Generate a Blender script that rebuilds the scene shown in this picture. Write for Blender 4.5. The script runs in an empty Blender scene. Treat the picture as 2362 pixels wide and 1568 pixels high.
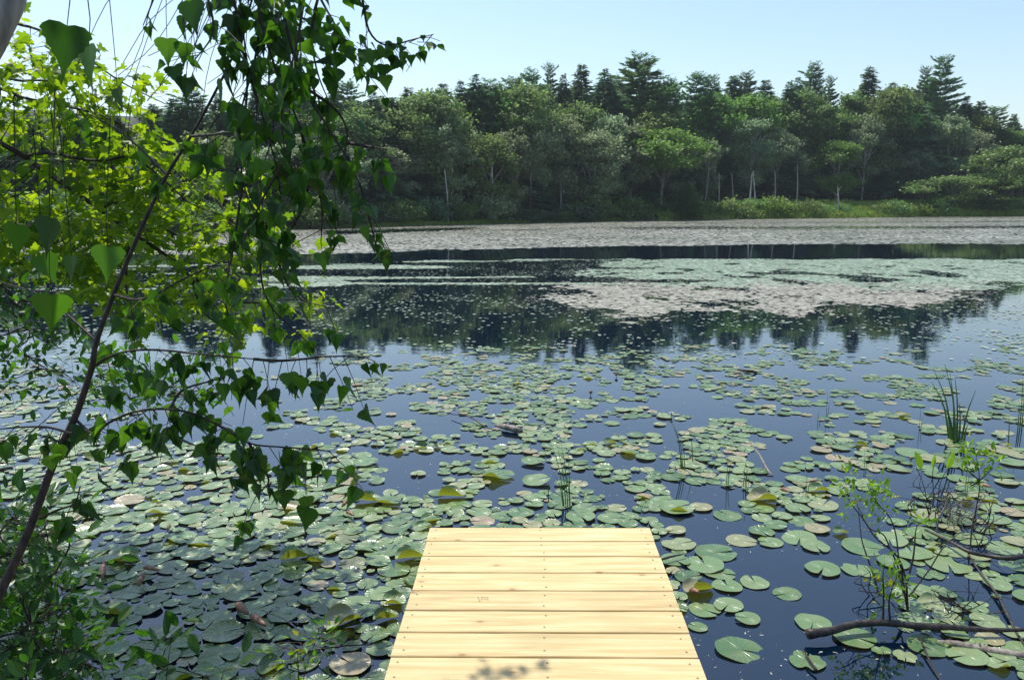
import bpy, math, random
import numpy as np
from mathutils import Vector, Matrix

# ------------------------------------------------------------------ camera, world, sun, exposure
F_PX = 1800.0; CXP, CYP = 1180.5, 784.0           # focal length and centre in a 2361 x 1568 picture
PITCH = math.radians(9.74); ROLL = math.radians(-0.4); CAM_H = 1.95
HAZE = .0003  # thin haze, made denser to brighten the dark far forest
scene = bpy.context.scene
C = scene.collection
cam_d = bpy.data.cameras.new('camera'); cam = bpy.data.objects.new('camera', cam_d); C.objects.link(cam)
cam_d.sensor_width = 36; cam_d.lens = 36*F_PX/2361; cam_d.clip_start = 0.05; cam_d.clip_end = 3000
Rcam = Matrix.Rotation(math.radians(90)-PITCH, 3, 'X') @ Matrix.Rotation(ROLL, 3, 'Z')
cam.matrix_world = Matrix.Translation((0, 0, CAM_H)) @ Rcam.to_4x4()
scene.camera = cam
RC = np.array(Rcam)

SUN_EL = math.radians(61); SUN_AZ = math.radians(-32)      # azimuth from +Y, negative = left
world = bpy.data.worlds.new('World'); scene.world = world; world.use_nodes = True
wn = world.node_tree.nodes; wl = world.node_tree.links
sky = wn.new('ShaderNodeTexSky'); sky.sky_type = 'NISHITA'; sky.sun_disc = False
sky.sun_elevation = SUN_EL; sky.sun_rotation = SUN_AZ
sky.air_density = 1.25; sky.dust_density = 0.9; sky.ozone_density = 3.0
bgn = wn['Background']; bgn.inputs['Strength'].default_value = 0.142
wl.new(sky.outputs[0], bgn.inputs['Color'])
sun_d = bpy.data.lights.new('sun', 'SUN'); sun_d.energy = 4.2; sun_d.angle = math.radians(0.5); sun_d.color = (1, .95, .86)
sun = bpy.data.objects.new('sun', sun_d); C.objects.link(sun)
sdir = Vector((math.sin(SUN_AZ)*math.cos(SUN_EL), math.cos(SUN_AZ)*math.cos(SUN_EL), math.sin(SUN_EL)))
sun.rotation_euler = sdir.to_track_quat('Z', 'Y').to_euler(); sun.location = (0, 0, 40)
scene.view_settings.view_transform = 'Standard'; scene.view_settings.look = 'None'
scene.view_settings.exposure = 0.3; scene.view_settings.gamma = 1
cy = scene.cycles
cy.max_bounces = 8; cy.diffuse_bounces = 3; cy.glossy_bounces = 4; cy.transmission_bounces = 4; cy.transparent_max_bounces = 8
cy.caustics_reflective = False; cy.caustics_refractive = False; cy.sample_clamp_indirect = 4

# ------------------------------------------------------------------ picture <-> place
def ray(x, y):
    d = RC @ np.array([(x-CXP)/F_PX, -(y-CYP)/F_PX, -1.0]); return d
def P(x, y, z=0.0):
    d = ray(x, y); t = (z-CAM_H)/d[2]; return np.array([d[0]*t, d[1]*t, z])
def W(x, y, dist):
    d = ray(x, y); t = dist/d[1]; return np.array([d[0]*t, dist, CAM_H+d[2]*t])
def px(p):                                          # world -> picture (arrays allowed)
    q = (np.asarray(p)-np.array([0, 0, CAM_H])) @ RC
    return CXP - q[..., 0]/q[..., 2]*F_PX, CYP + q[..., 1]/q[..., 2]*F_PX

# ------------------------------------------------------------------ mesh helpers
class Acc:
    def __init__(s): s.V = []; s.L = []; s.S = []; s.M = []; s.U = []; s.n = 0
    def add(s, V, faces, mat=0, uv=None):
        V = np.asarray(V, float).reshape(-1, 3)
        loops = np.concatenate([np.asarray(f) for f in faces]).astype(int)
        s.V.append(V); s.L.append(loops+s.n); sz = np.array([len(f) for f in faces]); s.S.append(sz); s.M.append(np.full(len(sz), mat))
        s.U.append(np.zeros((len(loops), 2)) if uv is None else np.asarray(uv, float)[loops]); s.n += len(V)
    def scatter(s, tv, tf, Mx, Lc, mat=0, uv=None):
        tv = np.asarray(tv, float); N = len(Lc)
        if N == 0: return
        k = len(tv); V = np.einsum('nij,kj->nki', Mx, tv) + np.asarray(Lc)[:, None, :]
        loops = np.concatenate([np.asarray(f) for f in tf]).astype(int); sz = np.array([len(f) for f in tf])
        LL = (loops[None, :] + (np.arange(N)*k)[:, None]).ravel() + s.n
        s.V.append(V.reshape(-1, 3)); s.L.append(LL); s.S.append(np.tile(sz, N)); s.M.append(np.full(len(sz)*N, mat))
        s.U.append(np.zeros((len(LL), 2)) if uv is None else np.tile(np.asarray(uv, float)[loops], (N, 1))); s.n += N*k
    def tube(s, pts, rad, k=6, mat=0, cap=True):
        pts = np.asarray(pts, float); n = len(pts); rad = np.broadcast_to(np.asarray(rad, float), (n,))
        tang = np.gradient(pts, axis=0); tang /= np.linalg.norm(tang, axis=1)[:, None]+1e-9
        ref = np.array([0.31, 0.2, 0.93]) if abs(tang[0, 2]) < .8 else np.array([1., .1, 0])
        V = []
        for i in range(n):
            a = np.cross(tang[i], ref); a /= np.linalg.norm(a)+1e-9; b = np.cross(tang[i], a)
            for j in range(k):
                th = 2*math.pi*j/k; V.append(pts[i]+rad[i]*(math.cos(th)*a+math.sin(th)*b))
        Fc = []
        for i in range(n-1):
            for j in range(k):
                j2 = (j+1) % k; Fc.append((i*k+j, (i+1)*k+j, (i+1)*k+j2, i*k+j2))
        if cap: Fc.append(tuple(range(k))); Fc.append(tuple(reversed(range((n-1)*k, n*k))))
        s.add(V, Fc, mat)
    def box(s, c, h, R=None, mat=0):
        V = np.array([[x, y, z] for x in (-1, 1) for y in (-1, 1) for z in (-1, 1)], float)*np.array(h)
        if R is not None: V = V @ np.array(R).T
        s.add(V+np.array(c), [(0, 1, 3, 2), (4, 6, 7, 5), (0, 4, 5, 1), (2, 3, 7, 6), (0, 2, 6, 4), (1, 5, 7, 3)], mat)
    def mesh(s, name, mats, smooth=False):
        me = bpy.data.meshes.new(name)
        V = np.concatenate(s.V); L = np.concatenate(s.L); S = np.concatenate(s.S); Mi = np.concatenate(s.M); U = np.concatenate(s.U)
        me.vertices.add(len(V)); me.vertices.foreach_set('co', V.ravel().astype(np.float32))
        me.loops.add(len(L)); me.loops.foreach_set('vertex_index', L.astype(np.int32))
        me.polygons.add(len(S)); st = np.concatenate([[0], np.cumsum(S)[:-1]])
        me.polygons.foreach_set('loop_start', st.astype(np.int32)); me.polygons.foreach_set('loop_total', S.astype(np.int32))
        me.polygons.foreach_set('material_index', Mi.astype(np.int32))
        me.polygons.foreach_set('use_smooth', np.full(len(S), smooth))
        uvl = me.uv_layers.new(name='UVMap'); uvl.data.foreach_set('uv', U.ravel().astype(np.float32))
        for m in (mats if isinstance(mats, (list, tuple)) else [mats]): me.materials.append(m)
        me.update(calc_edges=True); me.validate(); return me
def link(name, me, parent=None, loc=(0, 0, 0)):
    o = bpy.data.objects.new(name, me); C.objects.link(o); o.location = loc
    if parent is not None: o.parent = parent
    return o
def tag(o, label=None, cat=None, group=None, kind=None):
    if label: o['label'] = label
    if cat: o['category'] = cat
    if group: o['group'] = group
    if kind: o['kind'] = kind
    return o
def empty(name, loc=(0, 0, 0)):
    o = bpy.data.objects.new(name, None); C.objects.link(o); o.location = loc; o.empty_display_size = .1; return o

def nrm(a): return a/(np.linalg.norm(a, axis=-1, keepdims=True)+1e-9)
def frames(t, n, sc):
    t = nrm(np.asarray(t, float)); n = np.asarray(n, float); n = nrm(n-(n*t).sum(-1, keepdims=True)*t); x = np.cross(t, n)
    return np.stack([x, t, n], -1)*np.asarray(sc, float).reshape(-1, 1, 1)
def rnd_dir(rng, n): return nrm(rng.normal(size=(n, 3)))
def vnoise(x, y, seed=0):                            # smooth value noise in 0..1
    x = np.asarray(x, float); y = np.asarray(y, float); xi = np.floor(x).astype(int); yi = np.floor(y).astype(int); fx = x-xi; fy = y-yi
    fx = fx*fx*(3-2*fx); fy = fy*fy*(3-2*fy)
    def h(a, b):
        v = np.sin(a*127.1+b*311.7+seed*74.7)*43758.5453; return v-np.floor(v)
    return (h(xi, yi)*(1-fx)+h(xi+1, yi)*fx)*(1-fy)+(h(xi, yi+1)*(1-fx)+h(xi+1, yi+1)*fx)*fy
def fbm(x, y, seed=0): return .55*vnoise(x, y, seed)+.3*vnoise(x*2.1, y*2.1, seed+1)+.15*vnoise(x*4.3, y*4.3, seed+2)
def smooth_path(pts, m=5):
    pts = np.asarray(pts, float); n = len(pts)
    if n < 3: return np.array([pts[0]+(pts[-1]-pts[0])*t for t in np.linspace(0, 1, m+1)])
    E = np.vstack([2*pts[0]-pts[1], pts, 2*pts[-1]-pts[-2]]); out = []
    for i in range(1, n):
        p0, p1, p2, p3 = E[i-1], E[i], E[i+1], E[i+2]
        for t in np.linspace(0, 1, m, endpoint=False):
            out.append(.5*((2*p1)+(-p0+p2)*t+(2*p0-5*p1+4*p2-p3)*t*t+(-p0+3*p1-3*p2+p3)*t**3))
    out.append(pts[-1]); return np.array(out)

# ------------------------------------------------------------------ materials
def newmat(name):
    m = bpy.data.materials.new(name); m.use_nodes = True; nt = m.node_tree
    return m, nt, nt.nodes, nt.links, nt.nodes['Principled BSDF'], nt.nodes['Material Output']
def ramp(N, cols, inter='LINEAR'):
    r = N.new('ShaderNodeValToRGB'); r.color_ramp.interpolation = inter; e = r.color_ramp.elements
    while len(e) > 1: e.remove(e[-1])
    e[0].position = cols[0][0]; e[0].color = (*cols[0][1], 1)
    for p, c in cols[1:]:
        q = e.new(p); q.color = (*c, 1)
    return r
def mixc(N, L, typ, fac, a, b):
    m = N.new('ShaderNodeMix'); m.data_type = 'RGBA'; m.blend_type = typ
    for sock, v in ((m.inputs[0], fac), (m.inputs[6], a), (m.inputs[7], b)):
        if isinstance(v, bpy.types.NodeSocket): L.new(v, sock)
        elif isinstance(v, tuple): sock.default_value = (*v, 1)
        else: sock.default_value = v
    return m.outputs[2]
def math_(N, L, op, a, b=0.0):
    m = N.new('ShaderNodeMath'); m.operation = op
    for i, v in enumerate((a, b)):
        if isinstance(v, bpy.types.NodeSocket): L.new(v, m.inputs[i])
        else: m.inputs[i].default_value = v
    return m.outputs[0]

def leaf_mat(name, cols, trans=.45, tcol=None, rough=.45, obj_var=.0, spec=.5):
    """thin leaf: gloss + diffuse on top, light let through from behind"""
    m, nt, N, L, B, out = newmat(name)
    geo = N.new('ShaderNodeNewGeometry'); r = ramp(N, cols); L.new(geo.outputs['Random Per Island'], r.inputs[0])
    col = r.outputs[0]
    if obj_var:
        oi = N.new('ShaderNodeObjectInfo'); hs = N.new('ShaderNodeHueSaturation')
        v = math_(N, L, 'MULTIPLY_ADD', oi.outputs['Random'], obj_var); N[-1].inputs[2].default_value = 1-obj_var/2
        h = math_(N, L, 'MULTIPLY_ADD', oi.outputs['Random'], .05); N[-1].inputs[2].default_value = .475
        L.new(v, hs.inputs['Value']); L.new(h, hs.inputs['Hue']); L.new(col, hs.inputs['Color']); col = hs.outputs[0]
    L.new(col, B.inputs['Base Color']); B.inputs['Roughness'].default_value = rough; B.inputs['Specular IOR Level'].default_value = spec
    tr = N.new('ShaderNodeBsdfTranslucent')
    if tcol: tc = mixc(N, L, 'MULTIPLY', 1.0, col, tcol)
    else: tc = col
    L.new(tc, tr.inputs[0]); mx = N.new('ShaderNodeMixShader'); mx.inputs[0].default_value = trans
    L.new(B.outputs[0], mx.inputs[1]); L.new(tr.outputs[0], mx.inputs[2]); L.new(mx.outputs[0], out.inputs[0])
    return m
M = {}
M['birch_leaf'] = leaf_mat('birch_leaf', [(0, (.018, .055, .012)), (.5, (.035, .10, .016)), (1, (.08, .18, .02))], .48, (1.7, 1.9, .6), .38)
M['maple_leaf'] = leaf_mat('maple_leaf', [(0, (.06, .13, .014)), (.6, (.12, .22, .018)), (1, (.2, .3, .02))], .6, (2.5, 2.2, .6), .4)
M['shrub_leaf'] = leaf_mat('shrub_leaf', [(0, (.04, .12, .015)), (1, (.08, .2, .03))], .45, (1.8, 2.0, .6), .35)
M['fresh_leaf'] = leaf_mat('fresh_leaf', [(0, (.12, .26, .02)), (.85, (.2, .36, .03)), (1, (.35, .28, .03))], .5, (1.7, 1.6, .5), .4)
M['dark_leaf'] = leaf_mat('dark_leaf', [(0, (.025, .08, .014)), (1, (.065, .16, .022))], .42, (1.6, 1.9, .6), .35)
M['silver'] = leaf_mat('silver_foliage', [(0, (.19, .27, .12)), (.7, (.29, .38, .18)), (1, (.46, .53, .36))], .62, None, .55, .25)
M['green'] = leaf_mat('green_foliage', [(0, (.13, .22, .06)), (.7, (.20, .32, .085)), (1, (.28, .42, .14))], .62, None, .6, .25)
M['bright'] = leaf_mat('bright_foliage', [(0, (.12, .25, .04)), (.7, (.18, .34, .055)), (1, (.25, .42, .09))], .62, None, .5, .3)
M['needle'] = leaf_mat('dark_needles', [(0, (.08, .16, .07)), (.7, (.12, .22, .095)), (1, (.18, .29, .13))], .45, None, .6, .4)
M['pine'] = leaf_mat('pine_needles', [(0, (.10, .20, .07)), (.7, (.15, .28, .09)), (1, (.22, .36, .12))], .4, None, .5, .35)
M['lightconifer'] = leaf_mat('light_needles', [(0, (.14, .25, .06)), (1, (.22, .36, .09))], .4, None, .5, .3)
M['marsh'] = leaf_mat('marsh_blades', [(0, (.2, .34, .05)), (.6, (.28, .44, .07)), (.9, (.36, .42, .1)), (1, (.44, .32, .11))], .4, None, .5)
M['reed'] = leaf_mat('reed_blade', [(0, (.04, .10, .03)), (1, (.08, .17, .04))], .25, None, .35)

def bark(name, c1, c2, scale=30, rough=.8, spec=.3):
    m, nt, N, L, B, out = newmat(name); tc = N.new('ShaderNodeTexCoord'); mp = N.new('ShaderNodeMapping'); mp.inputs['Scale'].default_value = (1, 1, .35)
    no = N.new('ShaderNodeTexNoise'); no.inputs['Scale'].default_value = scale; no.inputs['Detail'].default_value = 6
    L.new(tc.outputs['Object'], mp.inputs[0]); L.new(mp.outputs[0], no.inputs[0])
    r = ramp(N, [(.35, c1), (.65, c2)]); L.new(no.outputs[0], r.inputs[0]); L.new(r.outputs[0], B.inputs['Base Color'])
    B.inputs['Roughness'].default_value = rough; B.inputs['Specular IOR Level'].default_value = spec
    bp = N.new('ShaderNodeBump'); bp.inputs['Strength'].default_value = .5; bp.inputs['Distance'].default_value = .01
    L.new(no.outputs[0], bp.inputs['Height']); L.new(bp.outputs[0], B.inputs['Normal']); return m
M['bark'] = bark('brown_bark', (.02, .013, .011), (.065, .042, .033), 60, .6)
M['twig'] = bark('dark_twig', (.02, .014, .012), (.06, .04, .03), 80, .6)
M['birch_bark'] = bark('pale_birch_bark', (.10, .085, .075), (.55, .5, .45), 14, .7)
M['fartrunk'] = bark('grey_trunk', (.13, .12, .11), (.32, .3, .27), 3, .9)
M['palefartrunk'] = bark('pale_trunk', (.3, .29, .27), (.6, .58, .54), 2, .9)
M['log'] = bark('wet_log_bark', (.012, .009, .008), (.06, .045, .036), 40, .5, .5)
M['greylog'] = bark('grey_sunken_wood', (.12, .1, .08), (.34, .3, .25), 40, .6)
M['drybrown'] = bark('dry_brown_leaf', (.09, .035, .02), (.33, .16, .09), 25, .5, .5)

def pad_material(name='lily_pad', under=(.075, .05, .03), trb=(.10, .09, .02), tk=.15, dark=False):
    m, nt, N, L, B, out = newmat(name)
    geo = N.new('ShaderNodeNewGeometry'); oi = N.new('ShaderNodeObjectInfo'); uv = N.new('ShaderNodeUVMap'); uv.uv_map = 'UVMap'
    rr = math_(N, L, 'FRACT', math_(N, L, 'ADD', math_(N, L, 'MULTIPLY', geo.outputs['Random Per Island'], 7.31), math_(N, L, 'MULTIPLY', oi.outputs['Random'], 3.77)))
    top = ramp(N, [(0, (.05, .12, .035)), (.18, (.10, .19, .06)), (.5, (.16, .26, .095)), (.8, (.24, .32, .14)), (.92, (.31, .31, .15)), (1, (.36, .27, .16))])
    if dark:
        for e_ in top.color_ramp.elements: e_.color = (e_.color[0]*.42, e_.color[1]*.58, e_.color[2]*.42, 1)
    L.new(rr, top.inputs[0])
    sx = N.new('ShaderNodeSeparateXYZ'); L.new(uv.outputs[0], sx.inputs[0])
    ux = math_(N, L, 'SUBTRACT', sx.outputs[0], .5); uy = math_(N, L, 'SUBTRACT', sx.outputs[1], .5)
    ang = math_(N, L, 'ARCTAN2', uy, ux)
    cmb = N.new('ShaderNodeCombineXYZ'); L.new(math_(N, L, 'MULTIPLY', ux, 1), cmb.inputs[0]); L.new(uy, cmb.inputs[1]); L.new(math_(N, L, 'MULTIPLY', rr, 40), cmb.inputs[2])
    no = N.new('ShaderNodeTexNoise'); no.inputs['Scale'].default_value = 5; no.inputs['Detail'].default_value = 5; L.new(cmb.outputs[0], no.inputs[0])
    no2 = N.new('ShaderNodeTexNoise'); no2.inputs['Scale'].default_value = 2.2; no2.inputs['Detail'].default_value = 3; L.new(cmb.outputs[0], no2.inputs[0])
    vein = math_(N, L, 'POWER', math_(N, L, 'ABSOLUTE', math_(N, L, 'COSINE', math_(N, L, 'MULTIPLY', ang, 9.0))), 24)
    rad = math_(N, L, 'POWER', math_(N, L, 'ADD', math_(N, L, 'MULTIPLY', ux, ux), math_(N, L, 'MULTIPLY', uy, uy)), .5)
    c = mixc(N, L, 'MIX', math_(N, L, 'MULTIPLY', vein, .22), top.outputs[0], (.26, .36, .16))
    blot = ramp(N, [(.45, (0, 0, 0)), (.7, (1, 1, 1))]); L.new(no2.outputs[0], blot.inputs[0])
    c = mixc(N, L, 'MIX', math_(N, L, 'MULTIPLY', blot.outputs[0], .45), c, (.24, .27, .12))
    spots = ramp(N, [(.63, (0, 0, 0)), (.70, (1, 1, 1))]); L.new(no.outputs[0], spots.inputs[0])
    edge = ramp(N, [(.36, (0, 0, 0)), (.5, (1, 1, 1))]); L.new(rad, edge.inputs[0])
    c = mixc(N, L, 'MIX', math_(N, L, 'MULTIPLY', spots.outputs[0], math_(N, L, 'ADD', .35, math_(N, L, 'MULTIPLY', edge.outputs[0], .4))), c, (.22, .13, .05))
    c = mixc(N, L, 'MIX', geo.outputs['Backfacing'], c, under)
    L.new(c, B.inputs['Base Color']); B.inputs['IOR'].default_value = 1.75
    rg = math_(N, L, 'MULTIPLY_ADD', no.outputs[0], .35); N[-1].inputs[2].default_value = .12; L.new(rg, B.inputs['Roughness'])
    bp = N.new('ShaderNodeBump'); bp.inputs['Strength'].default_value = .5; bp.inputs['Distance'].default_value = .006
    hh = math_(N, L, 'SUBTRACT', math_(N, L, 'MULTIPLY', no.outputs[0], 1.2), math_(N, L, 'MULTIPLY', vein, .35)); L.new(hh, bp.inputs['Height']); L.new(bp.outputs[0], B.inputs['Normal'])
    tr = N.new('ShaderNodeBsdfTranslucent'); L.new(mixc(N, L, 'MIX', geo.outputs['Backfacing'], (.14, .22, .03), trb), tr.inputs[0])
    mx = N.new('ShaderNodeMixShader'); L.new(math_(N, L, 'MULTIPLY_ADD', geo.outputs['Backfacing'], tk), mx.inputs[0]); N[-1].inputs[2].default_value = .12
    L.new(B.outputs[0], mx.inputs[1]); L.new(tr.outputs[0], mx.inputs[2]); L.new(mx.outputs[0], out.inputs[0])
    return m
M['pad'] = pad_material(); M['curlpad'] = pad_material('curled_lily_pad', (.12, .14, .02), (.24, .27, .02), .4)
M['darkpad'] = pad_material('shaded_deep_green_lily_pad', dark=True)  # deeper leaf green, with some of the lower-left shade put into the colour
def farpad_material():
    m, nt, N, L, B, out = newmat('small_floating_leaf'); geo = N.new('ShaderNodeNewGeometry')
    a = ramp(N, [(0, (.34, .34, .28)), (.5, (.46, .45, .38)), (.8, (.58, .55, .48)), (1, (.34, .40, .22))]); L.new(geo.outputs['Random Per Island'], a.inputs[0])
    tc = N.new('ShaderNodeTexCoord'); no = N.new('ShaderNodeTexNoise'); no.inputs['Scale'].default_value = .12; no.inputs['Detail'].default_value = 4; L.new(tc.outputs['Object'], no.inputs[0])
    r = ramp(N, [(.4, (0, 0, 0)), (.62, (1, 1, 1))]); L.new(no.outputs[0], r.inputs[0])
    c = mixc(N, L, 'MIX', math_(N, L, 'MULTIPLY', r.outputs[0], .55), a.outputs[0], (.16, .19, .12))
    L.new(c, B.inputs['Base Color']); B.inputs['Roughness'].default_value = .42; return m
M['farpad'] = farpad_material()
def pinkpad_material():
    m, nt, N, L, B, out = newmat('pinkish_floating_leaf'); geo = N.new('ShaderNodeNewGeometry')
    a = ramp(N, [(0, (.27, .25, .18)), (.5, (.36, .33, .25)), (.8, (.46, .43, .34)), (1, (.27, .31, .18))]); L.new(geo.outputs['Random Per Island'], a.inputs[0])
    L.new(a.outputs[0], B.inputs['Base Color']); B.inputs['Roughness'].default_value = .4; return m
M['pinkpad'] = pinkpad_material()
def midpad_material():
    m, nt, N, L, B, out = newmat('mid_floating_leaf'); geo = N.new('ShaderNodeNewGeometry')
    a = ramp(N, [(0, (.16, .25, .13)), (.5, (.29, .38, .24)), (.85, (.42, .49, .36)), (1, (.33, .28, .22))]); L.new(geo.outputs['Random Per Island'], a.inputs[0])
    L.new(a.outputs[0], B.inputs['Base Color']); B.inputs['Roughness'].default_value = .36; return m
M['midpad'] = midpad_material()

def water_material():
    m, nt, N, L, B, out = newmat('pond_water')
    B.inputs['Base Color'].default_value = (.0008, .007, .019, 1); B.inputs['Roughness'].default_value = .012; B.inputs['IOR'].default_value = 1.88
    tc = N.new('ShaderNodeTexCoord'); mp = N.new('ShaderNodeMapping'); mp.inputs['Scale'].default_value = (1, 1.3, 1); L.new(tc.outputs['Object'], mp.inputs[0])
    n1 = N.new('ShaderNodeTexNoise'); n1.inputs['Scale'].default_value = 1.6; n1.inputs['Detail'].default_value = 3; L.new(mp.outputs[0], n1.inputs[0])
    n2 = N.new('ShaderNodeTexNoise'); n2.inputs['Scale'].default_value = 9; n2.inputs['Detail'].default_value = 2; L.new(mp.outputs[0], n2.inputs[0])
    h = math_(N, L, 'ADD', math_(N, L, 'MULTIPLY', n1.outputs[0], 1), math_(N, L, 'MULTIPLY', n2.outputs[0], .16))
    bp = N.new('ShaderNodeBump'); bp.inputs['Strength'].default_value = 1; bp.inputs['Distance'].default_value = .0016; L.new(h, bp.inputs['Height']); L.new(bp.outputs[0], B.inputs['Normal'])
    return m
M['water'] = water_material()
def wood_material():
    m, nt, N, L, B, out = newmat('fresh_pine_plank'); tc = N.new('ShaderNodeTexCoord'); oi = N.new('ShaderNodeObjectInfo')
    off = N.new('ShaderNodeCombineXYZ'); L.new(math_(N, L, 'MULTIPLY', oi.outputs['Random'], 37), off.inputs[0]); L.new(math_(N, L, 'MULTIPLY', oi.outputs['Random'], 91), off.inputs[1])
    ad = N.new('ShaderNodeVectorMath'); ad.operation = 'ADD'; L.new(tc.outputs['Object'], ad.inputs[0]); L.new(off.outputs[0], ad.inputs[1])
    def noise(sc, s, d=4, dist=0):
        mp = N.new('ShaderNodeMapping'); mp.inputs['Scale'].default_value = sc; L.new(ad.outputs[0], mp.inputs[0])
        n = N.new('ShaderNodeTexNoise'); n.inputs['Scale'].default_value = s; n.inputs['Detail'].default_value = d; n.inputs['Distortion'].default_value = dist; L.new(mp.outputs[0], n.inputs[0]); return n.outputs[0]
    g1 = noise((.8, 14, 4), 3, 5, .6); g2 = noise((1.5, 60, 10), 4, 3, .2); bl = noise((1, 2, 1), 3.2, 4)
    c = ramp(N, [(.3, (.54, .39, .18)), (.5, (.68, .52, .26)), (.7, (.76, .61, .35))]); L.new(g1, c.inputs[0])
    col = mixc(N, L, 'MULTIPLY', .3, c.outputs[0], ramp_out(N, L, g2, [(.35, (.72, .66, .56)), (.6, (1, 1, 1))]))
    col = mixc(N, L, 'MIX', ramp_val(N, L, bl, .5, .68, .55), col, (.50, .41, .2))
    # knots, a few per plank
    mpk = N.new('ShaderNodeMapping'); mpk.inputs['Scale'].default_value = (1, 2.1, 1); L.new(ad.outputs[0], mpk.inputs[0])
    vo = N.new('ShaderNodeTexVoronoi'); vo.inputs['Scale'].default_value = 1.9; vo.voronoi_dimensions = '2D'; L.new(mpk.outputs[0], vo.inputs[0])
    kn = ramp(N, [(0, (1, 1, 1)), (.018, (.9, .9, .9)), (.035, (.25, .25, .25)), (.09, (0, 0, 0))]); L.new(vo.outputs['Distance'], kn.inputs[0])
    col = mixc(N, L, 'MIX', math_(N, L, 'MULTIPLY', kn.outputs[0], .75), col, (.25, .12, .045))
    # small grey scuffs
    sc = noise((6, 6, 6), 7, 2); col = mixc(N, L, 'MIX', ramp_val(N, L, sc, .68, .76, .35), col, (.42, .38, .28))
    v = math_(N, L, 'MULTIPLY_ADD', oi.outputs['Random'], .12); N[-1].inputs[2].default_value = .92
    hs = N.new('ShaderNodeHueSaturation'); L.new(col, hs.inputs['Color']); L.new(v, hs.inputs['Value'])
    L.new(hs.outputs[0], B.inputs['Base Color']); B.inputs['Roughness'].default_value = .62; B.inputs['Specular IOR Level'].default_value = .3
    bp = N.new('ShaderNodeBump'); bp.inputs['Strength'].default_value = .25; bp.inputs['Distance'].default_value = .002; L.new(g2, bp.inputs['Height']); L.new(bp.outputs[0], B.inputs['Normal'])
    return m
def ramp_out(N, L, v, cols): r = ramp(N, cols); L.new(v, r.inputs[0]); return r.outputs[0]
def ramp_val(N, L, v, a, b, k): return math_(N, L, 'MULTIPLY', ramp_out(N, L, v, [(a, (0, 0, 0)), (b, (1, 1, 1))]), k)
M['wood'] = wood_material()
def plain(name, col, rough=.5, metal=0):
    m, nt, N, L, B, out = newmat(name); B.inputs['Base Color'].default_value = (*col, 1); B.inputs['Roughness'].default_value = rough; B.inputs['Metallic'].default_value = metal
    tc = N.new('ShaderNodeTexCoord'); no = N.new('ShaderNodeTexNoise'); no.inputs['Scale'].default_value = 25; L.new(tc.outputs['Object'], no.inputs[0])
    L.new(ramp_out(N, L, no.outputs[0], [(.3, tuple(c*.7 for c in col)), (.7, col)]), B.inputs['Base Color']); return m
M['nail'] = plain('dull_nail', (.26, .21, .14), .5, .3)
M['ink'] = plain('faded_stamp', (.33, .27, .18), .8)
M['beam'] = plain('damp_timber', (.3, .22, .12), .8)
M['petal'] = plain('white_petal', (.8, .78, .7), .5)
M['yellow'] = plain('yellow_bud', (.65, .5, .04), .4)
def ground_material():
    m, nt, N, L, B, out = newmat('forest_floor'); tc = N.new('ShaderNodeTexCoord'); no = N.new('ShaderNodeTexNoise'); no.inputs['Scale'].default_value = .8; no.inputs['Detail'].default_value = 8; L.new(tc.outputs['Object'], no.inputs[0])
    L.new(ramp_out(N, L, no.outputs[0], [(.35, (.02, .022, .012)), (.6, (.045, .06, .02)), (.75, (.07, .07, .03))]), B.inputs['Base Color']); B.inputs['Roughness'].default_value = .95; return m
M['ground'] = ground_material()

# ------------------------------------------------------------------ setting: water, far shore, near bank
a = Acc(); a.add([(-400, -60, 0), (400, -60, 0), (400, 400, 0), (-400, 400, 0)], [(0, 1, 2, 3)])
tag(link('water', a.mesh('water', M['water'])), kind='structure')
SH = [(-2600, 720), (-1500, 655), (-700, 590), (-200, 562), (0, 551), (600, 532), (900, 523.5), (1200, 515), (1500, 508.5), (1900, 503.5), (2361, 498.5), (2900, 493), (3600, 487), (4600, 479)]
SHP = np.array([P(*s)[:2] for s in SH]); SHA = np.arctan2(SHP[:, 0], SHP[:, 1]); SHR = np.hypot(SHP[:, 0], SHP[:, 1])
def shore_r(az): return np.interp(az, SHA, SHR)
def terrain(sb): return np.interp(sb, [0, 1.5, 6, 20, 40, 80, 130], [-.15, .25, .9, 4, 10, 17, 20])
azs = np.linspace(SHA[0], SHA[-1], 160); sbs = [0, 1, 2, 4, 8, 16, 24, 40, 60, 80, 130, 600]
V = []
for az in azs:
    r0 = shore_r(az)+.6*(float(vnoise(az*60, 0, 5))-.5)*2
    for sb in sbs:
        z = float(terrain(sb)) + (float(vnoise(az*40, sb*.3, 3))-.5)*.25*min(sb, 4)/2 - (.25 if sb == 0 else 0)
        V.append((math.sin(az)*(r0+sb), math.cos(az)*(r0+sb), z))
k = len(sbs); Fc = [(i*k+j, (i+1)*k+j, (i+1)*k+j+1, i*k+j+1) for i in range(len(azs)-1) for j in range(k-1)]
a = Acc(); a.add(V, [tuple(reversed(f)) for f in Fc]); tag(link('far_shore', a.mesh('far_shore', M['ground'], True)), kind='structure')
V = []; nx, ny = 60, 16
for i in range(nx):
    for j in range(ny):
        x = -30+60*i/(nx-1); t = j/(ny-1); y = 1.35-16*t*t + .35*math.sin(x*1.7)+.2*math.sin(x*4.1)
        if x < -3.2: y += min(4.5, (-3.2-x)*1.2)*(1-t)
        V.append((x, y, -.25+min(t*3.0, 1)*.45+t*.7+.04*math.sin(x*9+y*7)))
a = Acc(); a.add(V, [(i*ny+j, i*ny+j+1, (i+1)*ny+j+1, (i+1)*ny+j) for i in range(nx-1) for j in range(ny-1)])
tag(link('near_bank', a.mesh('near_bank', M['ground'], True)), kind='structure')

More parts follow.
